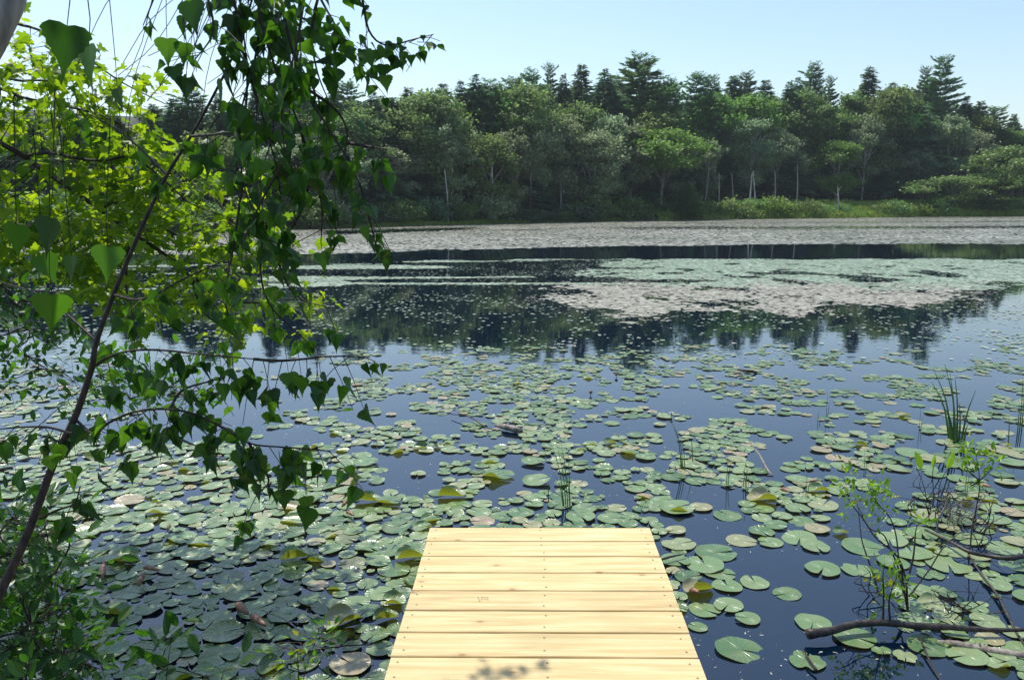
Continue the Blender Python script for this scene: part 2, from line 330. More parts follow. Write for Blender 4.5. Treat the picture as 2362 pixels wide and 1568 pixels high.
# ------------------------------------------------------------------ far trees
def quad(w, l): return [(-w/2, 0, 0), (-w*.35, l*.8, .02), (w*.3, l, 0), (w/2, l*.15, .02)], [(0, 3, 2, 1)]
def broadleaf_crown(seed, H=13., R=4., base=.3, nl=17, sub=13, per=38, leaf=.27, flat=.75):
    rng = np.random.default_rng(seed); A = Acc(); T = Acc()
    zc = H*(base+1)/2; hz = H*(1-base)/2; lob = []
    for i in range(nl):
        u = rng.uniform(-1, 1); th = rng.uniform(0, 2*math.pi)+i*2.4; rr = math.sqrt(max(0, 1-u*u))*rng.uniform(.45, .85)
        if u < -.3: rr *= .8
        lob.append(np.array([math.cos(th)*rr*R, math.sin(th)*rr*R, zc+u*hz*.82]))
    lob.append(np.array([rng.normal()*.3, rng.normal()*.3, H*.9]))
    trunk = smooth_path([(0, 0, -.5), (rng.normal()*.15, rng.normal()*.15, H*.3), (rng.normal()*.3, rng.normal()*.3, H*.6), (0, 0, H*.88)], 3)
    T.tube(trunk, np.linspace(.17, .04, len(trunk)), 6)
    pts = []
    for c in lob:
        lr = R*rng.uniform(.18, .40); t0 = trunk[min(len(trunk)-2, int(len(trunk)*max(.25, (c[2]/H-.2))))]
        T.tube(smooth_path([t0, (t0+c)/2+rng.normal(size=3)*.2, c], 2), [.07, .06, .05, .035, .02], 4, cap=False)
        d = rnd_dir(rng, sub); d[:, 2] = d[:, 2]*.75+.18
        for q in d:
            cc = c+q*lr*rng.uniform(.5, 1.5)*np.array([1, 1, flat])
            n = int(per*rng.uniform(.6, 1.3)); pts.append(cc+rng.normal(size=(n, 3))*np.array([.42, .42, .26])*rng.uniform(.7, 1.2)*R/4)
    Pt = np.concatenate(pts); n = len(Pt)
    cen = np.array([0, 0, zc-hz*.3]); outd = nrm(Pt-cen)
    nor = nrm(outd*.6+rnd_dir(rng, n)*.8+np.array([0, 0, .5])); tip = nrm(rnd_dir(rng, n)+outd*.4-np.array([0, 0, .3]))
    tv, tf = quad(.9, 1); A.scatter(tv, tf, frames(tip, nor, leaf*rng.uniform(.6, 1.35, n)), Pt)
    return A, T
def conifer_crown(seed, H=18., R=3., zb=.08, step=.42, per=6, droop=.25, kind='hemlock'):
    rng = np.random.default_rng(seed); A = Acc(); T = Acc()
    T.tube([(0, 0, -.5), (.05, 0, H*.5), (0, 0, H)], [.2, .12, .015], 6); P_, D_, Nn, S_ = [], [], [], []
    z = H*zb
    while z < H*.995:
        t = z/H
        if kind == 'pine':
            L0 = 1.3*R*(1-t)**.5*min(1, .55+t)*rng.uniform(.55, 1.15)+.25; st = step*rng.uniform(.7, 1.5)*(1.2-.5*t); nb = rng.integers(6, 9); L0 = max(L0, .5)
        elif kind == 'spruce':
            L0 = 1.35*R*(1-t)**.85*rng.uniform(.8, 1.15)+.22; st = step*(1.15-.5*t); nb = per
        else:
            L0 = 1.4*R*(1-t)**.8*rng.uniform(.75, 1.2)+.1+.2*(t < .9); st = step*(1.15-.4*t); nb = per if t < .93 else 4
        a0 = rng.uniform(0, 6.28)
        for b in range(nb):
            L1 = L0*rng.uniform(.6, 1.15); az = a0+b*2*math.pi/nb+rng.normal()*.25
            dr = np.array([math.cos(az), math.sin(az), 0]); up = (rng.uniform(-.05, .25) if kind == 'pine' else rng.uniform(-.15, .1))+.5*(t > .9)
            m = max(3, int(L1/.17)); u = np.linspace(.12, 1, m)
            zz = up*u*L1 - (droop*u*u*L1 if kind != 'pine' else -.16*u*u*L1)
            ctr = dr[None]*(u*L1)[:, None]; ctr[:, 2] = zz; ctr += np.array([0, 0, z+rng.normal()*.08])
            if kind == 'pine' or L1 > 1: T.tube([np.array([0, 0, z]), ctr[m//2], ctr[-1]], [.05, .03, .012], 3, cap=False)
            side = np.array([-dr[1], dr[0], 0]); reps = 6 if kind == 'pine' else 4
            for rep in range(reps):
                w = (.30*L1*(1-u)+.12)*(.8 if kind == 'pine' else 1); o = rng.uniform(-1, 1, m)*w
                keep = (u > .3) | (rng.random(m) < .5) if kind == 'pine' else np.ones(m, bool)
                p = ctr+side[None]*o[:, None]; p[:, 2] += rng.normal(size=m)*.07+(abs(rng.normal(size=m))*.10 if kind == 'pine' else -abs(o)*.15)
                dd = nrm(dr[None]+side[None]*(np.sign(o)*.7)[:, None]+rng.normal(size=(m, 3))*.25+np.array([0, 0, .35 if kind == 'pine' else -.2]))
                P_.append(p[keep]); D_.append(dd[keep]); S_.append(rng.uniform(.7, 1.3, m)[keep]*(1 if t < .93 else .6)*(.42 if kind == 'pine' else .46))
        z += st
    Pt = np.concatenate(P_); n = len(Pt); nor = nrm(np.array([0, 0, 1])+rng.normal(size=(n, 3))*.55)
    A.scatter([(-.22, 0, 0), (0, -.1, 0), (.22, .1, 0), (.08, 1, -.05), (-.1, .9, .03)], [(0, 1, 2, 3, 4)], frames(np.concatenate(D_), nor, np.concatenate(S_)), Pt); return A, T
PROTO = {}
def proto(key, fn, mat, *args, **kw):
    A, T = fn(*args, **kw); PROTO.setdefault(key, []).append((A.mesh('crown', M[mat]), T.mesh('trunk', M['fartrunk'])))
for s in range(5): proto('broad', broadleaf_crown, 'green', 10+s, R=(4., 3.4, 4.6, 3.8, 4.2)[s], base=(.06, .04, .1, .22, .05)[s], nl=(24, 22, 28, 20, 26)[s])
for s in range(2): proto('spreading', broadleaf_crown, 'bright', 30+s, H=13, R=5, base=.45, nl=15, flat=.35)
for s in range(4): proto('hemlock', conifer_crown, 'needle', 50+s, H=18, R=(3.2, 2.6, 3.6, 3.)[s])
for s in range(3): proto('spruce', conifer_crown, 'needle', 60+s, H=18, R=(2.4, 2.9, 2.6)[s], step=.5, kind='spruce', droop=.05)
for s in range(4): proto('pine', conifer_crown, 'pine', 70+s, H=22, R=(4.2, 3.6, 4.8, 4.)[s], zb=.12, step=.75, kind='pine')
BASEH = dict(broad=13, spreading=13, hemlock=18, spruce=18, pine=22)
NAMES = dict(broad='broadleaf_tree', spreading='broadleaf_tree', hemlock='hemlock_tree', spruce='spruce_tree', pine='pine_tree')
rt = random.Random(5)
def az_of(x, y=500): d = ray(x, y); return math.atan2(d[0], d[1])
def far_tree(kind, x, ytop, sb, label, group=None, mat=None, w=1.0, pale=False, lean=0, var=None, z0=None):
    if x > 1560 and sb > 1.5: sb += 9*min(1, (x-1560)/120)
    az = az_of(x, ytop); r = float(shore_r(az))+sb; y = r*math.cos(az); top = W(x, ytop, y); zb = float(terrain(sb)) if z0 is None else z0
    H = max(2.0, top[2]-zb); pr = PROTO[kind]; cm, tm = pr[rt.randrange(len(pr)) if var is None else var % len(pr)]
    e = empty(NAMES[kind], (top[0], y, zb)); sz = H/BASEH[kind]; sxy = w*(.45+.55*sz)
    e.rotation_euler = (0, math.radians(lean), 0); e.scale = (sxy, sxy, sz)
    for nm, me in (('trunk', tm), ('crown', cm)):
        o = link(nm, me, e); o.rotation_euler = (0, 0, rt.uniform(0, 6.28) if nm == 'crown' else 0)
        if nm == 'crown' and mat: o.material_slots[0].link = 'OBJECT'; o.material_slots[0].material = M[mat]
        if nm == 'trunk' and pale: o.material_slots[0].link = 'OBJECT'; o.material_slots[0].material = M['palefartrunk']; 
    tag(e, label, cat='tree', group=group); return e
def tside(x):
    for lim, t in ((250, 'beyond the maple leaves at far left'), (500, 'beyond the leaning birch stem'), (700, 'beyond the hanging birch twigs'), (850, 'right behind the last birch twigs'), (1000, 'left of the lone dark hemlock'), (1150, 'beside the lone dark hemlock'), (1250, 'right of the lone dark hemlock'),
                   (1420, 'below the dark conifer row'), (1560, 'near the broad round-topped pine'), (1700, 'right of the round-topped pine'), (1830, 'near the slanting pale trunks'), (1960, 'below the fan-topped pine'), (2080, 'near the pointed spruce'), (2240, 'near the tall ragged pine')):
        if x < lim: return t
    return 'at the right end of the forest'
# the trees that stand out
far_tree('pine', 2172, 128, 14, 'tallest white pine on the right, ragged layered limbs reaching sideways against the sky', w=1.0, var=0, lean=1)
far_tree('pine', 2135, 158, 16, 'dark pine pressed against the left side of the tall ragged pine at right', w=.8, var=1)
far_tree('pine', 1475, 132, 15, 'broad round-topped white pine standing highest in the middle of the skyline', w=1.75, var=2)
far_tree('spruce', 2006, 152, 12, 'pointed spruce with a thin spire just left of the tall ragged pine', w=1.35, var=0)
far_tree('pine', 1878, 146, 13, 'white pine with an open fan-shaped top left of the pointed spruce', w=.95, var=3)
far_tree('pine', 1915, 180, 14, 'shorter pine leaning on the right side of the fan-topped pine', w=.7, var=1)
far_tree('hemlock', 1096, 172, 9, 'dark dense hemlock rising alone above pale broadleaf crowns left of centre', w=1.25, var=0)
far_tree('hemlock', 1062, 186, 10, 'smaller dark hemlock touching the left side of the lone dark hemlock', w=.9, var=1)
far_tree('pine', 1268, 152, 15, 'thin-topped pine at the left end of the row of dark conifers in the middle', w=.75, var=1)
far_tree('hemlock', 1300, 172, 12, 'dark blunt hemlock just right of the thin-topped pine in the middle', w=1.0, var=3)
far_tree('spruce', 1342, 146, 12, 'narrow black-green spruce spire left of the broad round-topped pine', w=1.15, var=2)
far_tree('hemlock', 1395, 158, 13, 'dark hemlock between the narrow spire and the broad round-topped pine', w=1.2, var=2)
far_tree('pine', 1607, 168, 14, 'pine with twin rounded tips right of the broad round-topped pine', w=1.1, var=0)
far_tree('pine', 1548, 182, 15, 'low pine filling the gap right of the broad round-topped pine', w=1., var=3)
far_tree('spreading', 1530, 292, 1.5, 'bright green tree with flat layered boughs low in the middle of the far shore', mat='bright', w=1.25, var=0)
far_tree('broad', 1738, 272, 3, 'silvery grey tree with two pale slanting trunks right of centre', mat='silver', w=.95, pale=True, var=0)
far_tree('broad', 1795, 300, 2.5, 'silver-green tree directly right of the one with slanting pale trunks', mat='silver', w=.9, pale=True, var=3)
far_tree('broad', 1032, 300, 3, 'pale grey-green tree with a bright white trunk showing below its crown, left of centre', mat='silver', w=.85, pale=True, var=1)
far_tree('broad', 1130, 308, 2.5, 'round bright green crown on one pale trunk, left of the middle of the far shore', mat='green', w=.8, pale=True, var=2)
far_tree('spruce', 1585, 418, -1.2, 'small lone sapling standing at the water edge in front of the dark forest', mat='lightconifer', w=1.2, z0=.1)
far_tree('broad', 1935, 322, 2, 'yellow-green spreading tree over the dark gap in the shore, right of centre', mat='bright', w=1.0, var=2)
far_tree('hemlock', 2115, 225, 6, 'broad near-black hemlock below the tall ragged pine', w=1.6, var=2)
far_tree('spreading', 2195, 402, 1, 'low light green tree with tiered boughs near the right shore', mat='lightconifer', w=1.5, z0=-1.2)
far_tree('spreading', 2345, 335, 1, 'light green tiered tree cut by the right edge of the photo', mat='lightconifer', w=1.35, z0=-2.2); far_tree('broad', 2290, 400, .8, 'low light green rounded tree between the two tiered trees at the right shore', mat='lightconifer', w=1.6, var=1, z0=0)
# the rest in rows
SILV = [(900, 330), (965, 335), (1010, 235), (1230, 258), (1285, 262), (1330, 330), (1400, 260), (1455, 290), (1640, 318), (1690, 290), (1820, 320), (2000, 268), (2200, 255), (2240, 300), (1560, 330), (1180, 300), (1370, 300), (640, 330), (740, 290), (800, 335), (2120, 345), (2075, 355)]
for i, (x, y) in enumerate(SILV):
    side = 'left of the lone dark hemlock' if x < 1050 else ('between the lone dark hemlock and the bright flat-boughed tree' if x < 1500 else 'right of the bright flat-boughed tree')
    far_tree('broad', x, y, rt.uniform(2, 6), ('tall ' if y < 275 else 'low ' if y > 325 else '')+'silvery green front-row tree '+tside(x), 'silvery broadleaf trees along the far shore', 'silver', w=rt.uniform(.8, 1.05), pale=rt.random() < .4)
GREEN = [(860, 330), (930, 255), (985, 245), (1150, 205), (1180, 215), (1060, 235), (1330, 235), (1200, 190), (1650, 215), (1740, 215), (1790, 225), (1850, 210), (1960, 215), (1900, 235), (1960, 250), (2050, 195), (2075, 230), (2260, 265), (2300, 290), (700, 260), (770, 262), (820, 240), (560, 330), (480, 300), (2350, 300), (1130, 245), (1700, 240), (2150, 330), (890, 215), (1000, 205)]
for i, (x, y) in enumerate(GREEN):
    side = 'left of the lone dark hemlock' if x < 1050 else ('in the middle stretch' if x < 1700 else 'toward the right end')
    far_tree('broad', x, y, rt.uniform(6, 12), ('high ' if y < 216 else 'low ' if y > 280 else '')+'rounded green crown set back '+tside(x), 'green broadleaf trees in the far forest', 'green' if rt.random() < .7 else 'bright', w=rt.uniform(.85, 1.15))
CON = [('hemlock', 860, 212), ('hemlock', 905, 225), ('spruce', 770, 205), ('pine', 800, 188), ('hemlock', 1200, 232), ('pine', 1225, 165), ('pine', 1190, 178), ('spruce', 940, 200), ('hemlock', 1655, 190), ('spruce', 1692, 172), ('pine', 1722, 168), ('spruce', 1765, 182), ('hemlock', 1822, 188), ('hemlock', 1840, 178), ('spruce', 2060, 188), ('hemlock', 2230, 222), ('spruce', 2262, 232), ('pine', 2300, 246), ('spruce', 2340, 262), ('spruce', 400, 225), ('hemlock', 350, 240), ('pine', 700, 195), ('hemlock', 640, 205), ('spruce', 590, 195), ('hemlock', 500, 215), ('spruce', 1020, 190), ('hemlock', 1440, 230), ('pine', 1640, 178), ('hemlock', 1680, 225), ('hemlock', 260, 250), ('spruce', 160, 250), ('hemlock', 60, 260), ('pine', 440, 205), ('hemlock', 1990, 230), ('hemlock', 1240, 215), ('hemlock', 1350, 205), ('spruce', 2210, 250), ('pine', 1130, 190)]
for k, x, y in CON:
    side = 'left of the lone dark hemlock' if x < 1050 else ('in the middle of the skyline' if x < 1700 else 'on the right half of the skyline')
    far_tree(k, x, y, rt.uniform(8, 15), {'hemlock': 'dark drooping hemlock', 'spruce': 'dark pointed spruce', 'pine': 'mid-green white pine'}[k]+(' topping the skyline ' if y < 200 else ' ')+tside(x), k+' trees in the far forest', w=rt.uniform(.95, 1.3))
PRX = [-700, 0, 600, 800, 1060, 1200, 1340, 1475, 1560, 1800, 2000, 2150, 2250, 2361, 2700]; PRY = [280, 262, 215, 205, 190, 190, 165, 155, 185, 195, 180, 175, 235, 270, 300]
for row, (sb, dy, step) in enumerate([(5, 190, 115), (10, 110, 105), (18, 55, 95), (26, 22, 90)]):
    x = -1050
    while x < 2700:
        xx = x+rt.uniform(-20, 20); y = np.interp(xx, PRX, PRY)+dy*rt.uniform(.7, 1.15); k = 'hemlock' if row == 0 or rt.random() < .6 else rt.choice(['broad', 'pine', 'broad'])
        side = 'behind the left shore' if xx < 700 else ('behind the middle shore' if xx < 1600 else 'behind the right shore')
        far_tree(k, xx, y, sb+rt.uniform(-2, 2), ['low', 'middling', 'tall', 'hindmost'][row]+{'hemlock': ' shadowy hemlock ', 'broad': ' leafy green tree ', 'pine': ' plain pine '}[k]+tside(xx), 'filling trees of the far forest', w=1.5 if k == 'hemlock' else 1.15)
        x += step*(1 if xx > 0 else 1.4)
# bare snags and slim trunks at the shore
def trunk_thing(name, x, y0, y1, lean, r, label, m, cat='tree trunk', group=None):
    az = az_of(x); rr = float(shore_r(az))+1.2; b = np.array([math.sin(az)*rr, math.cos(az)*rr, .1]); top = W(x+lean, y1, b[1])
    A = Acc(); A.tube(smooth_path([b*0, (top-b)*.5+np.array([.1, 0, 0]), top-b], 3), np.linspace(r, r*.5, 7), 6)
    if cat == 'dead tree':
        for q in range(4): t = .4+.15*q; A.tube([(top-b)*t, (top-b)*t+np.array([rt.uniform(-.8, .8), 0, .5])], [r*.3, .01], 4)
    tag(link(name, A.mesh(name, m), loc=b), label, cat, group)
trunk_thing('dead_trunk', 1933, 470, 430, -2, .11, 'short broken pale snag standing bare at the right far shore', M['palefartrunk'], 'dead tree')
for x, y1, ln in [(1722, 400, 12), (1742, 395, -6), (1785, 395, 2), (1835, 380, 4), (1620, 390, 14), (1690, 400, -3), (1655, 400, 3), (1033, 390, -8), (1220, 400, 4), (1290, 410, 3), (1133, 385, 2)]:
    trunk_thing('slim_trunk', x, 480, y1, ln, .10, 'slim pale trunk at the shaded shore '+('right of the bright flat-boughed tree' if x > 1530 else 'left of the bright flat-boughed tree'), M['palefartrunk'] if x in (1722, 1742, 1033, 1133) else M['fartrunk'], 'tree trunk', 'slim trunks at the far shore')
# shoreline bushes
def bush(seed, H=2.2, R=1.8):
    rng = np.random.default_rng(seed); A = Acc(); T = Acc(); pts = []
    for i in range(34):
        th = rng.uniform(0, 6.28); r = R*math.sqrt(rng.random())*.8; z = H*rng.uniform(.2, .85)*(1-.4*(r/R)**2); c = np.array([r*math.cos(th), r*math.sin(th), z])
        pts.append(c+rng.normal(size=(70, 3))*np.array([.3, .3, .22]))
        if i % 3 == 0: T.tube([(0, 0, -.2), c*.5, c], [.03, .02, .01], 4)
    Pt = np.concatenate(pts); n = len(Pt); tv, tf = quad(.6, 1)
    A.scatter(tv, tf, frames(rnd_dir(rng, n), rnd_dir(rng, n)+np.array([0, 0, .8]), rng.uniform(.14, .26, n)), Pt); return A.mesh('foliage', M['green']), T.mesh('stems', M['twig'])
BUSH = [bush(s) for s in range(4)]
for i in range(64):
    x = -150+i*41+rt.uniform(-15, 15); az = az_of(x); sb = rt.uniform(.2, 3.0); r = float(shore_r(az))+sb; e = empty('shore_bush', (math.sin(az)*r, math.cos(az)*r, float(terrain(sb))))
    s = rt.uniform(.6, 1.35); e.scale = (s*1.3, s*1.3, s*rt.uniform(.8, 1.3)); fm, sm = BUSH[i % 4]; right = x > 1520; mt = rt.choice(['bright', 'green', 'lightconifer'] if right else ['green', 'silver', 'green', 'needle'])
    f = link('foliage', fm, e); f.rotation_euler = (0, 0, rt.uniform(0, 6)); f.material_slots[0].link = 'OBJECT'; f.material_slots[0].material = M[mt]; link('stems', sm, e)
    reg = ('beyond the leafy branches on the left', 'below the pale broadleaf trees', 'under the bright flat-boughed tree', 'on the marshy right shore')[0 if x < 850 else 1 if x < 1350 else 2 if x < 1700 else 3]
    tag(e, {'bright': 'yellow-green', 'green': 'mid-green', 'lightconifer': 'light green', 'silver': 'grey-green', 'needle': 'dark green'}[mt]+(' tall' if s > 1.1 else ' low' if s < .8 else '')+' waterside bush '+tside(x), 'bush', 'bushes along the far shore')
rng = np.random.default_rng(8); A = Acc()
xs = rng.uniform(-200, 2600, 80000); keep = (xs > 1520) | (rng.random(len(xs)) < .22); xs = xs[keep]
azv = np.array([az_of(v) for v in xs]); right = xs > 1520; sb = rng.uniform(-1.8, 8.5, len(xs)); sb[~right] = rng.uniform(-.3, 1.2, (~right).sum()); rr = shore_r(azv)+sb
Pt = np.stack([np.sin(azv)*rr, np.cos(azv)*rr, np.maximum(-.05, terrain(np.maximum(sb, 0)))-.03], 1); n = len(Pt)
hgt = (.35+.9*fbm(xs*.02, sb, 4))*np.where(right, 1.55, .6)*np.clip((sb+2.2)/1.5, .35, 1)
tip = nrm(np.stack([rng.normal(size=n)*.35, rng.normal(size=n)*.35, np.ones(n)], 1)); nor = rng.normal(size=(n, 3)); nor[:, 2] *= .3
A.scatter([(-.07, 0, 0), (.07, 0, 0), (.09, .6, .03), (0, 1, .12), (-.08, .55, .02)], [(0, 1, 2, 3, 4)], frames(tip, nor, hgt), Pt)
tag(link('marsh_grass', A.mesh('marsh_grass', M['marsh'])), 'bright green grass and low plants fringing the far water edge', 'grass', kind='stuff')

# ------------------------------------------------------------------ dock
DZ = .37
c1, c2, c3, c4 = P(990, 1220, DZ), P(1496, 1211.5, DZ), P(1628, 1568, DZ), P(888, 1568, DZ)
mid0 = (c1+c2)/2; mid1 = (c3+c4)/2; vdir = (mid0-mid1); vdir /= np.linalg.norm(vdir); udir = nrm(np.cross(vdir, [0, 0, 1])); WD = np.linalg.norm(c2-c1)*.5+np.linalg.norm(c3-c4)*.5
ledge = [1220, 1250, 1288, 1327, 1367, 1413, 1463, 1522]
lx = lambda y: 990-(y-1220)*.2931
us = [float(np.dot(mid0-P(lx(y), y, DZ), vdir)) for y in ledge]; print('horizon', px((-9e4, 1e5, 0)), px((9e4, 1e5, 0)), 'shore r', [round(v) for v in SHR], [round(math.degrees(v)) for v in SHA]); print('plank edges', [round(u, 3) for u in us], 'width', WD, 'mid', mid0, 'dir', vdir)
pitch = (us[-1]-us[0])/7
dock = empty('dock', (mid0[0], mid0[1], DZ)); ang = math.atan2(vdir[1], vdir[0])-math.pi/2; dock.rotation_euler = (0, 0, ang)
tag(dock, 'fresh yellow pine plank dock reaching out over the lily pads', 'dock')
def chamfer_board(L, Wd, T, c=.003, seed=0):
    rng = np.random.default_rng(seed); prof = [(-Wd/2, -T), (-Wd/2, -c), (-Wd/2+c, 0), (Wd/2-c, 0), (Wd/2, -c), (Wd/2, -T)]; n = 9; V = []
    for i in range(n+1):
        x = -L/2+L*i/n; w = rng.normal()*.0006
        for (y, z) in prof: V.append((x, y+w, z+rng.normal()*.0003))
    k = 6; Fc = [((i+1)*k+j, i*k+j, i*k+(j+1) % k, (i+1)*k+(j+1) % k) for i in range(n) for j in range(k)]; Fc = [tuple(reversed(f)) for f in Fc]
    Fc += [tuple(range(k)), tuple(reversed(range(n*k, n*k+k)))]; A = Acc(); A.add(V, Fc); return A
na = Acc(); V = [(math.cos(t)*.0042, math.sin(t)*.0042, .0012) for t in np.linspace(0, 6.28, 9)[:-1]]+[(math.cos(t)*.0046, math.sin(t)*.0046, -.01) for t in np.linspace(0, 6.28, 9)[:-1]]
na.add(V, [tuple(range(8))]+[(i, i+8, (i+1) % 8+8, (i+1) % 8) for i in range(8)]); nail_me = na.mesh('nail', M['nail'])
for i in range(22):
    Lb = WD+rt.uniform(-.004, .004); pb = link('plank', chamfer_board(Lb, pitch-.008, .036, seed=i).mesh('plank', M['wood']), dock, (rt.uniform(-.002, .002), -(i+.5)*pitch, rt.uniform(-.0006, .0006)))
    if i < 10:
        for sx in (-WD/2+.035, .01, WD/2-.035):
            for sy in (-.045, .045): link('nail', nail_me, pb, (sx+rt.uniform(-.008, .008), sy+rt.uniform(-.006, .006), 0))
    if i == 4:
        A = Acc()
        for q in range(9): A.box((-.26+.012*(q % 4)+.004*(q//4)+rt.uniform(-.002, .002), .02-.014*(q//4), .0006), (.0022, .0045, .0003), np.array(Matrix.Rotation(-.4, 3, 'Z')))
        link('faded_stamp', A.mesh('faded_stamp', M['ink']), pb)
for sx in (-WD/2+.04, 0, WD/2-.04):
    A = Acc(); A.box((sx, -1.65, -.110), (.019, 1.63, .07)); link('joist', A.mesh('joist', M['beam']), dock)
A = Acc(); A.box((0, -.0065, -.110), (WD/2-.02, .012, .068)); link('end_board', A.mesh('end_board', M['beam']), dock)
for sx in (-WD/2+.085, WD/2-.085):
    for yy in (-.12, -2.4):
        A = Acc(); A.box((sx, yy, -.5), (.045, .045, .44)); link('post', A.mesh('post', M['beam']), dock)

# ------------------------------------------------------------------ lily pads
def pad_template(seed, curl=None, seg=30, torn=False):
    rng = np.random.default_rng(seed); rings = [.0, .3, .6, .85, 1.0]; V = []; uv = []
    gap = rng.uniform(.05, .16); ph = rng.uniform(0, 6.28, 4); el = rng.uniform(.88, 1.0)
    for i, r in enumerate(rings):
        for j in range(seg+1):
            th = gap+(2*math.pi-2*gap)*j/seg; rr = r
            rr *= 1+.025*math.sin(3*th+ph[0])+.015*math.sin(7*th+ph[1])
            if i == len(rings)-1 and (j == 0 or j == seg): rr *= .93
            if torn and i >= 3: rr *= 1-.25*max(0, math.sin(2.2*th+1))**6-.2*max(0, math.sin(3.1*th+4))**8
            x, y = rr*math.cos(th)*1.0, rr*math.sin(th)*el
            z = (.018*math.sin(2*th+ph[2])+.012*math.sin(5*th+ph[3]))*r*r + .02*(r > .99)*max(0, math.sin(th*1.5+ph[0]))
            V.append((x, y, z)); uv.append((.5+.5*x, .5+.5*y))
    V = np.array(V)
    if curl:                                          # curl = (axis angle, [(start, radius)], ...) : edges bent upward like a boat
        ax, sides = curl; ca, sa = math.cos(ax), math.sin(ax); u = V[:, 0]*ca+V[:, 1]*sa; w = -V[:, 0]*sa+V[:, 1]*ca; z = V[:, 2].copy()
        for sgn, c0, R in sides:
            s = sgn*w; c = c0+.12*np.sin(u*2.2+seed); t = np.maximum(0, s-c); th = t/R; ww = np.where(t > 0, c+R*np.sin(th), s); z += np.where(t > 0, R*(1-np.cos(th)), 0); w = sgn*ww
        V = np.stack([u*ca-w*sa, u*sa+w*ca, z], 1)
    k = seg+1; Fc = [(i*k+j, (i+1)*k+j, (i+1)*k+j+1, i*k+j+1) for i in range(1, len(rings)-1) for j in range(seg)]+[(0, k+j, k+j+1) for j in range(seg)]
    used = np.unique(np.concatenate([np.array(f) for f in Fc])); mp = -np.ones(len(V), int); mp[used] = np.arange(len(used))
    return V[used], [tuple(mp[list(f)]) for f in Fc], np.array(uv)[used]
FLAT = [pad_template(s) for s in range(8)]
DISH = [pad_template(20+s, (s*1.3, [(1, .5, 1.1), (-1, .55, 1.2)])) for s in range(4)]
CURL = [pad_template(40+s, ((-.3, .15, .35, -.1, .25, 0)[s], [(-1, (.3, .4, .2, .45, .1, .25)[s], (.6, .5, .7, .5, .45, .6)[s])]+([(1, .35, .5)] if s % 3 else []))) for s in range(6)]
TORN = [pad_template(60, torn=True), pad_template(61, torn=True)]
ALLT = FLAT+DISH+CURL+TORN; KIND = ['flat']*8+['dish']*4+['curl']*6+['torn']*2
PAD_ME = []
for T, kd in zip(ALLT, KIND): A = Acc(); A.add(T[0], T[1], 0, T[2]); PAD_ME.append(A.mesh('lily_pad', M['curlpad' if kd == 'curl' else 'pad'], True))
GX = [-100, 300, 600, 900, 1200, 1500, 1800, 2100, 2461]; GY = [790, 830, 900, 950, 1000, 1050, 1100, 1200, 1300, 1400, 1500, 1600]
GD = np.array([[0, 0, 0, 0, .1, .1, 0, .05, .3], [.35, .05, .05, .25, .75, .5, .55, .25, .3], [.55, .12, .05, .8, .85, .5, .75, .45, .35], [.6, .4, .3, .5, .65, .5, .7, .55, .35],
 [.65, .5, .4, .65, .55, .6, .6, .5, .4], [.85, .85, .8, .7, .6, .65, .6, .5, .45], [.9, .95, .9, .85, .75, .75, .55, .45, .45], [1, 1, 1, .95, .9, .85, .4, .3, .4],
 [1, 1, 1, .95, .8, .7, .12, .2, .3], [.95, .75, .95, .95, 0, .5, .02, .02, .1], [.9, .8, .85, .9, 0, .05, .02, .02, .05], [.8, .7, .8, .85, 0, 0, .02, .02, .05]])
GD[:7, 2:] *= .86; GD[:4] *= .85; GD[6:8, 3:6] *= .8
def dens(x, y):
    fx = np.clip(np.interp(x, GX, np.arange(9)), 0, 7.999); fy = np.clip(np.interp(y, GY, np.arange(12)), 0, 10.999); ix, iy = int(fx), int(fy); tx, ty = fx-ix, fy-iy
    return (GD[iy, ix]*(1-tx)+GD[iy, ix+1]*tx)*(1-ty)+(GD[iy+1, ix]*(1-tx)+GD[iy+1, ix+1]*tx)*ty
